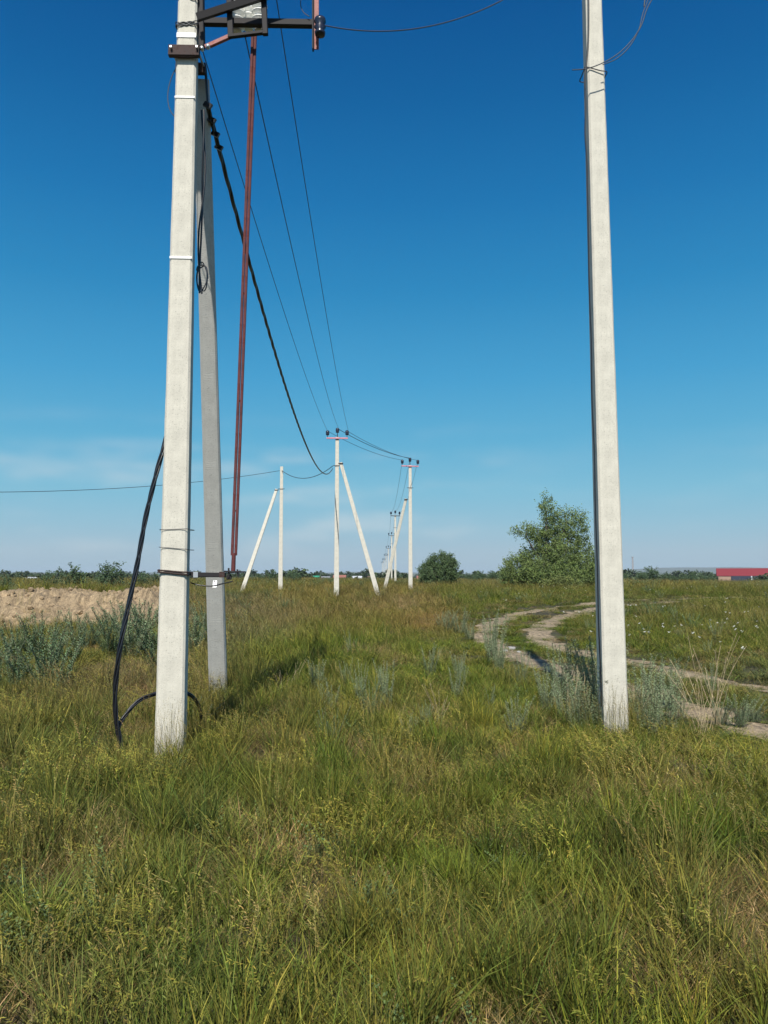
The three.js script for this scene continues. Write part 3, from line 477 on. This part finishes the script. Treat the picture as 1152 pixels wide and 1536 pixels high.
// --- weeds: wormwood and goosefoot, dry stalks
function weed(seed, { stems, h, R, spread, leaves, len, wid, col, stemCol, feather = 3, bare = 0.15 }) {
  const r = rng(seed), L = new Leaves(), S = [];
  for (let i = 0; i < stems; i++) {
    const a = r() * 6.283, q = R * Math.sqrt(r()), o = V(Math.cos(a) * q, -0.03, Math.sin(a) * q), H = h * (0.42 + 0.62 * r()), d = V(Math.cos(a + r() - 0.5), 0, Math.sin(a + r() - 0.5)), sp = spread * (0.3 + r());
    const f = (t) => o.clone().addScaledVector(d, sp * H * (0.5 * t + 0.5 * t * t)).add(V(0.012 * Math.sin(t * 7 + i), H * t, 0.012 * Math.cos(t * 6 + i)));
    S.push(tube([0, 0.25, 0.5, 0.75, 1].map(f), 0.0032, 6, 4));
    for (let k = 0; k < leaves; k++) {
      const t = bare + (1 - bare) * ((k + r()) / leaves), b = f(t), aa = k * 2.4 + r(), up = 0.25 + 0.7 * r(), l = len * (1.15 - 0.55 * t) * (0.7 + 0.6 * r()), out = V(Math.cos(aa), up, Math.sin(aa)).normalize(), side = V(-Math.sin(aa), 0, Math.cos(aa)), m = 0.75 + 0.5 * r(), cc = col.map((v) => v * m * (0.92 + 0.16 * r()));
      if (feather === 1) L.leaf(b, out, side, l, wid * (0.7 + 0.6 * r()), cc);
      else for (let j = 0; j < feather; j++) { const e = (j - (feather - 1) / 2) * 0.55, dd = out.clone().multiplyScalar(Math.cos(e)).addScaledVector(side, Math.sin(e)).add(V(0, 0.15 * (r() - 0.5), 0)).normalize(); L.leaf(b.clone().addScaledVector(out, l * 0.25 * (j % 2)), dd, side.clone().multiplyScalar(Math.cos(e)).addScaledVector(out, -Math.sin(e)), l * (0.7 + 0.3 * r()), wid, cc); }
    }
  }
  return { stems: mergeGeometries(S.map((g) => g.toNonIndexed())), foliage: L.build() };
}
const weedStem = std(rgb(0.15, 0.14, 0.085)), paleStem = std(rgb(0.42, 0.33, 0.20));
const wormwoods = [1, 2, 3, 4].map((s) => weed(200 + s, { stems: 16, h: 0.74, R: 0.13, spread: 0.36, leaves: 62, len: 0.055, wid: 0.007, col: [0.23, 0.29, 0.155] }));
const goosefoots = [1, 2, 3, 4].map((s) => weed(300 + s, { stems: 22, h: 0.9, R: 0.2, spread: 0.42, leaves: 100, len: 0.062, wid: 0.015, col: [0.13, 0.20, 0.095], feather: 1 }));
const darkweeds = [1, 2].map((s) => weed(400 + s, { stems: 10, h: 0.55, R: 0.12, spread: 0.6, leaves: 30, len: 0.05, wid: 0.02, col: [0.07, 0.11, 0.045], feather: 1 }));
const twiggy = [1, 2].map((s) => weed(500 + s, { stems: 9, h: 1.0, R: 0.05, spread: 0.55, leaves: 7, len: 0.07, wid: 0.006, col: [0.42, 0.33, 0.2], feather: 1, bare: 0.4 }));
function plant(set, v, px, py, hpx, label, group, name, stem = weedStem, widen = 1) {
  const p = hit(px, py), s = (hpx * -p.z / F) / 0.78, src = set[v % set.length], t = thing(name, label, name === 'dry_stalks' ? 'dry plant' : 'weed', group, p);
  part('stems', src.stems, stem, t).userData.kind = 'stuff'; part('foliage', src.foliage, dullMat, t).userData.kind = 'stuff';
  const k = s / (set === goosefoots ? 1.15 : set === darkweeds ? 0.72 : set === twiggy ? 1.3 : 0.98); t.scale.set(k * widen, k, k * widen); t.rotation.y = px * 1.7;
  return t;
}
const gw = 'wormwood plants around the bare concrete pole', lw = 'grey green wormwood plant growing close to the bare concrete pole';
[[838, 1062, 105], [862, 1048, 95], [822, 1072, 80], [905, 1068, 130], [888, 1060, 100], [975, 1092, 110], [1000, 1100, 95], [955, 1078, 110], [1018, 1082, 70], [985, 1060, 75], [870, 1080, 80], [900, 1085, 90], [848, 1085, 75], [962, 1098, 80], [1005, 1065, 85], [915, 1040, 90], [894, 1106, 135], [868, 1104, 95], [975, 1108, 100]].forEach(([x, y, h], i) => plant(wormwoods, i, x, y, h, lw, gw, 'wormwood_plant', weedStem, 0.75));
{ const r = rng(4242); for (let i = 0; i < 34; i++) { const px = 470 + 640 * r(), py = 935 + 170 * r() ** 1.2, q = hit(px, py); if (rutDist(q.x, q.z) < 0.7 || Math.hypot(q.x - 2.3, q.z + 8.1) < 0.8) continue; plant(wormwoods, i, px, py, (0.32 + 0.3 * r()) * F / -q.z, 'slender grey green wormwood plant scattered in the open meadow', 'wormwood scattered in the meadow', 'wormwood_plant', weedStem, 0.5 + 0.3 * r()); } }
plant(wormwoods, 1, 774, 1108, 72, 'compact silvery wormwood plant alone in the grass between the two near poles', null, 'wormwood_plant', weedStem, 0.8);
[[741, 1000, 92], [735, 985, 70], [748, 1008, 60]].forEach(([x, y, h], i) => plant(wormwoods, i + 1, x, y, h, 'tall wormwood plant at the bend of the dirt track', 'wormwood at the track bend', 'wormwood_plant', weedStem, 0.6));
[[672, 950, 38], [690, 952, 42], [662, 945, 30], [705, 962, 36]].forEach(([x, y, h], i) => plant(wormwoods, i, x, y, h, 'pale wormwood plant beside the orange dry grass', 'wormwood beside the orange grass', 'wormwood_plant'));
[[1108, 1092, 56], [1080, 1088, 44], [1130, 1085, 40]].forEach(([x, y, h], i) => plant(wormwoods, i + 2, x, y, h, 'low wormwood plant between the wheel ruts', 'wormwood between the ruts', 'wormwood_plant', weedStem, 1.2));
[[495, 1124, 62], [612, 1118, 50], [556, 1078, 62], [640, 1096, 48]].forEach(([x, y, h], i) => plant(i % 2 ? wormwoods : goosefoots, i, x, y, h, 'small leafy weed standing alone in the open grass', 'lone weeds in the open grass', 'leafy_weed', weedStem, 0.7));
const gl = 'blue green weeds in front of the spoil bank', ll = 'bushy blue green weed growing before the clay spoil bank';
[[22, 1042, 80], [48, 1036, 105], [75, 1045, 88], [8, 1005, 60], [98, 1000, 60], [125, 975, 52], [150, 968, 50], [172, 985, 75], [195, 990, 88], [212, 978, 82], [232, 985, 80], [180, 955, 55], [222, 950, 50], [112, 955, 44], [60, 985, 70], [30, 985, 60], [300, 968, 62], [312, 950, 50], [290, 985, 66], [240, 1010, 60]].forEach(([x, y, h], i) => plant(i % 5 === 3 ? wormwoods : goosefoots, i, x, y, h, ll, gl, 'leafy_weed', weedStem, 1.15));
[[297, 1090, 45], [285, 1075, 38], [310, 1078, 42]].forEach(([x, y, h], i) => plant(darkweeds, i, x, y, h, 'low dark green weed at the foot of the switch pole', 'dark weeds at the switch pole', 'leafy_weed', weedStem, 1.2));
[[1060, 1098, 150], [1048, 1110, 110], [1078, 1090, 120], [932, 1098, 85], [948, 1104, 95], [880, 1090, 95], [858, 1092, 80], [412, 1045, 50], [440, 1035, 46], [426, 1050, 52], [660, 1095, 70]].forEach(([x, y, h], i) => plant(twiggy, i, x, y, h, i < 3 ? 'bare pale twiggy stalks rising beside the wheel ruts' : i < 7 ? 'bare pale stalks at the foot of the bare concrete pole' : 'bare pale stalks standing in the meadow grass', i < 3 ? 'dry stalks by the ruts' : i < 7 ? 'dry stalks by the bare pole' : 'dry stalks in the meadow', 'dry_stalks', paleStem, 0.8));
// uncountable low weeds further off
{
  const r = rng(77), sets = [wormwoods[0], goosefoots[0], goosefoots[2], darkweeds[0]], g = new THREE.Group(); g.name = 'weed_cover'; tag(g, 'scattered low grey green weeds through the far meadow', 'weeds', null, 'stuff'); scene.add(g);
  const lists = sets.map(() => []);
  for (let i = 0; i < 5200; i++) {
    const d = Math.sqrt(lerp(14 * 14, 125 * 125, r() ** 1.3)), x = (r() * 2 - 1) * (0.56 * d + 2), z = -d; if (rutDist(x, z) < 1.1) continue;
    const right = x > 4 ? 0.75 : 0, left = x < -3.4 && d > 14 ? 0.85 : 0, midw = d > 36 ? 0.5 : 0.05, dens = Math.max(right, left, midw) * (0.5 + 0.6 * n2(x * 0.15, z * 0.15)); if (r() > dens) continue;
    if (x < -5.6 && z > -30 && z < -21.8 && r() < 0.9) continue;
    const s = (0.35 + 0.5 * r()) * (d > 50 ? 1.15 : 0.8), y = ground(x, z) + (x < -5.6 && z < -21.8 && z > -30 ? Math.max(0, bankTop(x, z)) : 0);
    lists[Math.floor(r() * sets.length)].push([new THREE.Matrix4().compose(V(x, y, z), new THREE.Quaternion().setFromEuler(new THREE.Euler(0, r() * 6.28, 0)), V(s * 1.2, s, s * 1.2)), 0.75 + 0.5 * r()]);
  }
  lists.forEach((l, k) => { const im = new THREE.InstancedMesh(sets[k].foliage, dullMat, l.length); im.name = 'weeds'; im.userData.kind = 'stuff'; l.forEach(([m, e], i) => { im.setMatrixAt(i, m); im.setColorAt(i, rgb(e * 1.05, e, e * 0.95)); }); im.castShadow = im.receiveShadow = true; g.add(im); });
  { const rr = rng(91), M = []; for (let i = 0; i < 420; i++) { const d = 2.4 + 14 * rr() ** 1.4, x = (rr() * 2 - 1) * (0.54 * d + 0.8), z = -d; if (rutDist(x, z) < 0.5 || n2(x * 0.6 + 3, z * 0.6 + 60) < -0.1) continue; const s = 0.22 + 0.3 * rr(); M.push([new THREE.Matrix4().compose(onGround(x, z), new THREE.Quaternion().setFromEuler(new THREE.Euler(0, rr() * 6.28, 0)), V(s * 1.3, s, s * 1.3)), 0.8 + 0.7 * rr()]); } const im = new THREE.InstancedMesh(darkweeds[1].foliage, dullMat, M.length); im.name = 'low_weeds'; im.userData.kind = 'stuff'; M.forEach(([m, e], i) => { im.setMatrixAt(i, m); im.setColorAt(i, rgb(e * 1.2, e * 1.1, e * 0.8)); }); g.add(im); }
  // white flower heads in the meadow beyond the ruts
  const F2 = new Leaves(); for (let k = 0; k < 7; k++) { const a = k * 0.9; F2.leaf(V(0, 0.35 + 0.01 * k % 0.03, 0), V(Math.cos(a), 0.35, Math.sin(a)).normalize(), V(-Math.sin(a), 0, Math.cos(a)), 0.035, 0.022, [0.72, 0.72, 0.66]); } F2.strip([V(0, 0, 0), V(0.01, 0.2, 0), V(0, 0.36, 0)], [0.004, 0.004, 0], V(1, 0, 0), [0.1, 0.13, 0.05]);
  const fl = [], rr = rng(5); for (let i = 0; i < 420; i++) { const d = 12 + 45 * rr() ** 1.5, x = 4.2 + rr() * (0.5 * d), z = -d; if (rutDist(x, z) < 0.6 || n2(x * 0.3, z * 0.3 + 50) < -0.1) continue; fl.push(new THREE.Matrix4().compose(onGround(x, z), new THREE.Quaternion().setFromEuler(new THREE.Euler(0.2 * (rr() - 0.5), rr() * 6.28, 0.2 * (rr() - 0.5))), V(1, 0.8 + 0.5 * rr(), 1).multiplyScalar(1.1))); }
  const im = new THREE.InstancedMesh(F2.build(), dullMat, fl.length); im.name = 'white_flowers'; tag(im, 'small white flowers dotted over the meadow beyond the ruts', 'flowers', null, 'stuff'); fl.forEach((m, i) => im.setMatrixAt(i, m)); scene.add(im);
}

// --- trees and shrubs: limbs, twigs and single leaves
const bark = std(rgb(0.10, 0.085, 0.065), { roughness: 0.95 });
function woody(seed, { clumps, trunks, twigs, per, leaf, col, twigLen = 0.35, trunkR = 0.08 }) {
  const r = rng(seed), L = new Leaves(), S = [], total = clumps.reduce((s, c) => s + c[3] * c[4] * (c[5] ?? 1), 0);
  for (const [tx, tz] of trunks) clumps.forEach(([cx, cy, cz, rx], i) => { if (trunks.length > 1 && r() < 0.45) return; const k = trunkR * (0.35 + 0.5 * r()); const m = V(lerp(tx, cx, 0.25), cy * 0.45, lerp(tz, cz, 0.3)); S.push(limb([V(tx, -0.15, tz), m, V(cx, cy, cz), V(cx + (r() - 0.5) * rx, cy + rx * 0.7, cz + (r() - 0.5) * rx)], k)); });
  for (const c of clumps) {
    const [cx, cy, cz, rx, ry, w = 1] = c, N = Math.round(twigs * rx * ry * w / total);
    for (let i = 0; i < N; i++) {
      const u = r() * 2 - 1, a = r() * 6.283, q = Math.sqrt(1 - u * u), n = V(q * Math.cos(a), u, q * Math.sin(a)), rad = 0.45 + 0.6 * r() ** 0.7, o = V(cx + n.x * rx * rad, cy + n.y * ry * rad, cz + n.z * rx * rad); if (o.y < 0.05) continue;
      const d = n.clone().add(V((r() - 0.5) * 0.8, 0.55 + 0.3 * r(), (r() - 0.5) * 0.8)).normalize(), l = twigLen * (0.5 + r()), tone = 0.75 + 0.5 * r();
      for (let k = 0; k < per; k++) {
        const b = o.clone().addScaledVector(d, l * (k / per - 0.3)).add(V((r() - 0.5) * l * 0.5, (r() - 0.5) * l * 0.4, (r() - 0.5) * l * 0.5)), e = V(r() - 0.5, r() - 0.55, r() - 0.5).normalize(), s = e.clone().cross(V(r() - 0.5, r() - 0.2, r() - 0.5)).normalize(), m = tone * (0.8 + 0.4 * r());
        L.leaf(b, e, s, leaf * (0.7 + 0.6 * r()), leaf * (0.45 + 0.3 * r()), [col[0] * m * (0.9 + 0.2 * r()), col[1] * m, col[2] * m]);
      }
    }
  }
  return { wood: mergeGeometries(S.map((g) => g.toNonIndexed())), foliage: L.build() };
}
function limb(pts, r) { const c = new THREE.CatmullRomCurve3(pts), n = 10, g = new THREE.TubeGeometry(c, n, 1, 6, false), p = g.attributes.position; for (let i = 0; i <= n; i++) { const q = c.getPointAt(i / n), k = r * (1 - 0.82 * i / n); for (let j = 0; j <= 6; j++) { const v = i * 7 + j; p.setXYZ(v, q.x + (p.getX(v) - q.x) * k, q.y + (p.getY(v) - q.y) * k, q.z + (p.getZ(v) - q.z) * k); } } g.computeVertexNormals(); return g; }
function tree(name, w, pos, label, group, category = 'tree', scale = 1, turn = 0) { const t = thing(name, label, category, group, pos); part('trunk', w.wood, bark, t); part('crown', w.foliage, leafMat, t); t.scale.setScalar(scale); t.rotation.y = turn; return t; }
{ // the open-crowned tree behind the right-hand pole
  const z = 54, b = onGround(at(826, 880, z).x, -z), q = (px, py, dz, rp, rv, w) => { const p = at(px, py, z + dz).sub(b), k = z / F; return [p.x, p.y, p.z, rp * k, rv * k, w]; };
  const w = woody(900, { clumps: [q(820, 764, 0, 9, 22, .7), q(832, 785, 0.3, 14, 20, .7), q(850, 785, 0.6, 15, 22, .6), q(866, 795, -0.4, 15, 26, .6), q(788, 797, -0.4, 18, 8, .7), q(806, 802, 0.2, 18, 10, .8), q(826, 815, 0.3, 24, 20, 1), q(868, 825, 0, 20, 20, .7), q(845, 838, -0.8, 26, 20, 1.2), q(805, 838, 0.5, 26, 18, 1.1), q(780, 856, 0, 27, 20, 1.3), q(815, 862, -1.2, 30, 20, 1.3), q(850, 864, -1.3, 30, 20, 1.4), q(878, 858, -0.4, 22, 24, 1.3), q(768, 868, -0.5, 14, 14, 1.2), q(895, 846, 0, 14, 20, 0.8)], trunks: [[0, 0], [0.4, 0.3], [-0.3, 0.2]], twigs: 2100, per: 30, leaf: 0.11, col: [0.13, 0.185, 0.04], twigLen: 0.6, trunkR: 0.13 });
  tree('broadleaf_tree', w, b, 'tall open crowned green tree partly behind the bare concrete pole');
  const yz = 50, yb = onGround(at(838, 884, yz).x, -yz), yw = woody(905, { clumps: [[0, 0.45, 0, 0.75, 0.5], [0.8, 0.4, 0.1, 0.6, 0.45], [-0.7, 0.35, 0, 0.5, 0.35]], trunks: [[0, 0]], twigs: 240, per: 20, leaf: 0.11, col: [0.14, 0.17, 0.035], twigLen: 0.35, trunkR: 0.04 });
  tree('shrub', yw, yb, 'low yellow green shrub at the foot of the tall open tree', null, 'shrub');
}
{
  const z = 62, b = onGround(at(658, 878, z).x, -z), k = z / F, q = (px, py, dz, rp, rv) => { const p = at(px, py, z + dz).sub(b); return [p.x, p.y, p.z, rp * k, rv * k]; };
  tree('round_bush', woody(910, { clumps: [q(662, 846, 0, 20, 15), q(645, 856, 0.3, 16, 15), q(672, 858, -0.4, 15, 18), q(655, 866, -0.6, 22, 15), q(640, 870, -0.4, 10, 10)], trunks: [[0, 0], [0.3, 0]], twigs: 1000, per: 28, leaf: 0.11, col: [0.07, 0.12, 0.034], twigLen: 0.4, trunkR: 0.07 }), b, 'dense dark green round bush beside the strutted pole', null, 'bush');
}
const shrubs = [1, 2, 3].map((s) => { const r = rng(920 + s), cl = []; for (let i = 0; i < 6; i++) cl.push([(r() - 0.5) * 1.3, 0.45 + r() * 0.95, (r() - 0.5) * 1.0, 0.4 + 0.25 * r(), 0.35 + 0.25 * r()]); cl.push([0, 0.4, 0, 0.7, 0.4], [0.1, 1.5, 0, 0.3, 0.4]); return woody(930 + s, { clumps: cl, trunks: [[0, 0]], twigs: 130, per: 18, leaf: 0.12, col: [0.065, 0.115, 0.045], twigLen: 0.35, trunkR: 0.035 }); });
[[107, 47, 40, 0], [173, 50, 42, 1], [76, 58, 24, 2], [150, 62, 22, 1], [6, 44, 26, 0], [232, 60, 22, 0], [215, 52, 24, 2]].forEach(([px, d, h, v], i) => { const p = onGround(at(px, 870, d).x, -d); tree('young_tree', shrubs[v], p, i < 2 ? ['young bushy tree behind the spoil bank, dense and dark', 'widest young tree behind the spoil bank'][i] : 'small young tree in the field behind the spoil bank', i < 2 ? null : 'small young trees behind the spoil bank', 'young tree', (h * d / F) / 1.9 + 0.08, i * 1.3); });
[[712, 105, 12], [722, 100, 15], [738, 110, 13], [700, 120, 10], [753, 115, 11], [975, 105, 20], [1000, 120, 14], [968, 112, 14], [960, 100, 13], [1025, 130, 12], [1040, 125, 14], [1052, 135, 12], [1066, 130, 12], [938, 115, 12], [1010, 95, 10], [560, 120, 8], [448, 90, 12], [436, 95, 13], [407, 85, 15], [390, 110, 8], [325, 100, 12]].forEach(([px, d, h], i) => { const p = onGround(at(px, 870, d).x, -d); tree('field_bush', shrubs[i % 3], p, i < 5 ? 'small dark bush between the round bush and the tall open tree' : i < 15 ? 'dark field bush in the row leading to the red roofed building' : 'low dark bush far behind the strutted poles', i < 5 ? 'bushes beside the round bush' : i < 15 ? 'field bushes near the red roofed building' : 'bushes behind the strutted poles', 'bush', ((h + 4) * d / F) / 1.75, i * 2.1); });
// far woodland belt and village trees, read as masses
{
  const r = rng(50), lo = [1, 2].map((s) => woody(960 + s, { clumps: [[0, 2.2, 0, 2, 1.9], [1.4, 1.6, 0, 1.4, 1.5], [-1.3, 1.7, 0.3, 1.5, 1.6], [0.2, 3.4, 0, 1.2, 1.3]], trunks: [[0, 0]], twigs: 60, per: 14, leaf: 0.55, col: [0.045, 0.07, 0.03], twigLen: 0.9, trunkR: 0.12 }));
  const lists = [[], []];
  for (let i = 0; i < 1500; i++) { const d = 190 + 1900 * r() ** 1.6, a = (r() * 2 - 1) * 0.62, x = Math.tan(a) * d, z = -d; if (n2(x * 0.004 + 9, d * 0.012) < -0.15) continue; const s = (0.6 + 0.8 * r()) * (d < 330 ? 0.75 : 1.1); lists[i % 2].push([new THREE.Matrix4().compose(onGround(x, z), new THREE.Quaternion().setFromEuler(new THREE.Euler(0, r() * 6, 0)), V(s * 1.5, s, s * 1.5)), 0.8 + 0.45 * r()]); }
  const g = new THREE.Group(); g.name = 'far_woodland'; tag(g, 'distant belt of dark trees along the horizon', 'woodland', null, 'stuff'); scene.add(g);
  lists.forEach((l, k) => { const im = new THREE.InstancedMesh(lo[k].foliage, dullMat, l.length); im.name = 'trees'; im.userData.kind = 'stuff'; l.forEach(([m, e], i) => { im.setMatrixAt(i, m); im.setColorAt(i, rgb(e, e, e)); }); g.add(im); });
}
// --- clods on the bank and stones by the track
{
  const r = rng(64), clay = std(rgb(0.62, 0.475, 0.33), { roughness: 0.98, map: soilMap }), rock = (s) => { const g = new THREE.IcosahedronGeometry(1, 1), p = g.attributes.position; for (let i = 0; i < p.count; i++) { const v = V(p.getX(i), p.getY(i), p.getZ(i)), k = 1 + 0.35 * n3(v.x * 1.3 + s, v.y * 1.3, v.z * 1.3); p.setXYZ(i, v.x * k, v.y * k * 0.7, v.z * k); } g.computeVertexNormals(); return g; };
  const im = new THREE.InstancedMesh(rock(3), clay, 700); im.name = 'clay_clods'; tag(im, 'loose clay clods strewn over the spoil bank', 'clods', null, 'stuff');
  for (let i = 0; i < 700; i++) { const x = -20 + 14 * r(), z = -22 - 6 * r(), s = 0.02 + 0.07 * r() ** 3; im.setMatrixAt(i, new THREE.Matrix4().compose(V(x, ground(x, z) + Math.max(-0.05, bankTop(x, z)) + s * 0.3, z), new THREE.Quaternion().setFromEuler(new THREE.Euler(r() * 6, r() * 6, r() * 6)), V(s, s, s))); const e = 0.8 + 0.4 * r(); im.setColorAt(i, rgb(e, e, e)); }
  scene.add(im);
  const stoneMat = std(rgb(0.3, 0.29, 0.27));
  [[768, 975, 0.08], [758, 978, 0.055], [778, 980, 0.05]].forEach(([px, py, s], i) => { const p = hit(px, py), m = part('stone', rock(10 + i).scale(s, s, s).translate(p.x, p.y + s * 0.35, p.z), stoneMat); tag(m, 'pale grey stone lying at the bend of the dirt track', 'stone', 'stones at the track bend'); });
}

// ---------------------------------------------------------------- buildings
function house(px0, px1, eavePy, ridgePy, d, wallC, roofC, label, { depth = 7, windows = 3, group, name = 'house' } = {}) {
  const a = at(px0, eavePy, d), b = at(px1, ridgePy, d), g0 = ground((a.x + b.x) / 2, -d), w = b.x - a.x, e = a.y - g0, rdg = b.y - g0, t = thing(name, label, 'house', group, V((a.x + b.x) / 2, g0, -d - depth / 2)), H = Math.max(1.5, e);
  part('wall', new THREE.BoxGeometry(w, H + 0.3, depth).translate(0, H / 2 - 0.15, 0), std(wallC), t);
  const s = new THREE.Shape([[-depth / 2 - 0.4, H - 0.05], [depth / 2 + 0.4, H - 0.05], [depth / 2 + 0.4, H + 0.08], [0, Math.max(rdg, H + 0.8)], [-depth / 2 - 0.4, H + 0.08]].map((p) => new THREE.Vector2(...p)));
  part('roof', new THREE.ExtrudeGeometry(s, { depth: w + 0.6, bevelEnabled: false }).rotateY(Math.PI / 2).translate(-w / 2 - 0.3, 0, 0), std(roofC, { roughness: 0.6 }), t);
  const glass = std(rgb(0.03, 0.035, 0.045), { roughness: 0.15 });
  for (let i = 0; i < windows; i++) part('window', new THREE.BoxGeometry(w / windows * 0.4, H * 0.38, 0.06).translate(-w / 2 + w * (i + 0.5) / windows, H * 0.55, depth / 2 + 0.02), glass, t);
  return t;
}
{ // long red-roofed building
  const d = 205, x0 = at(1075, 862, d).x, g0 = ground(x0 + 12, -d), y = (py) => at(1100, py, d).y - g0, t = thing('long_building', 'long low building with red roof and dark blue grey wall', 'building', null, V(x0, g0, -d)), Ln = 34, eave = y(864), top = y(852.3);
  part('wall', new THREE.BoxGeometry(Ln - 3.5, eave, 9).translate(3.5 + (Ln - 3.5) / 2, eave / 2, -5), std(rgb(0.03, 0.04, 0.065)), t);
  part('brick_end', new THREE.BoxGeometry(3.0, eave, 8.6).translate(1.9, eave / 2, -5), std(rgb(0.34, 0.23, 0.17)), t);
  const s = new THREE.Shape([[-0.6, eave - 0.05], [-0.6, eave + 0.12], [-5.2, top], [-9.9, eave + 0.12], [-9.9, eave - 0.05]].map((p) => new THREE.Vector2(-p[0], p[1])));
  part('roof', new THREE.ExtrudeGeometry(s, { depth: Ln, bevelEnabled: false }).rotateY(Math.PI / 2), std(rgb(0.19, 0.022, 0.030), { roughness: 0.8 }), t);
  for (let i = 0; i < 7; i++) part('post', new THREE.BoxGeometry(0.3, eave, 0.25).translate(8.2 + i * 4.2, eave / 2, 0.2), std(rgb(0.55, 0.58, 0.6)), t);
  for (let i = 0; i < 6; i++) part('window', new THREE.BoxGeometry(2.0, eave * 0.35, 0.08).translate(6 + i * 4.2, eave * 0.55, -0.46), std(rgb(0.02, 0.025, 0.03), { roughness: 0.2 }), t);
  t.rotation.y = -0.38;
  const m = thing('mast', 'thin grey mast standing far beyond the field bushes', 'mast', null, onGround(at(949.5, 862, 620).x, -620));
  part('shaft', new THREE.CylinderGeometry(0.55, 0.8, 21, 10).translate(0, 8, 0), std(rgb(0.3, 0.3, 0.32)), m); part('top_cap', new THREE.CylinderGeometry(0.9, 0.9, 0.6, 10).translate(0, 18.4, 0), std(rgb(0.3, 0.3, 0.32)), m);
  house(453, 477, 871, 863.5, 300, rgb(0.62, 0.64, 0.62), rgb(0.03, 0.28, 0.17), 'house with a bright green roof in the far village', { windows: 3 });
  const walls = [rgb(0.6, 0.58, 0.52), rgb(0.4, 0.24, 0.17), rgb(0.66, 0.66, 0.66), rgb(0.42, 0.38, 0.33)], roofs = [rgb(0.55, 0.57, 0.6), rgb(0.3, 0.12, 0.09), rgb(0.25, 0.26, 0.28), rgb(0.5, 0.3, 0.22)];
  [[398, 412, 868, 863, 320], [425, 440, 868, 864, 380], [482, 494, 868, 864.5, 400], [500, 518, 867, 862.5, 420], [528, 542, 868, 864, 380], [546, 558, 868, 864.5, 430], [588, 606, 867, 862.5, 420], [626, 640, 868, 863.5, 400], [30, 55, 870, 865.5, 330], [160, 178, 869, 865, 380], [85, 98, 869, 865.5, 400], [940, 958, 866, 861.5, 420], [1028, 1048, 866, 862, 460]].forEach(([a, b, e, q, d], i) => house(a, b, e, q, d, walls[i % 4], roofs[(i * 3) % 4], ['far village house with a grey metal roof', 'far village house with a brown roof', 'far village house with a dark roof', 'far village house with a tan roof'][[0, 3, 2, 1][i % 4]], { windows: 2, group: ['grey roofed far houses', 'brown roofed far houses', 'dark roofed far houses', 'tan roofed far houses'][[0, 3, 2, 1][i % 4]] }));
}
console.log('grass copies', bladeCopies);
renderer.render(scene, camera);
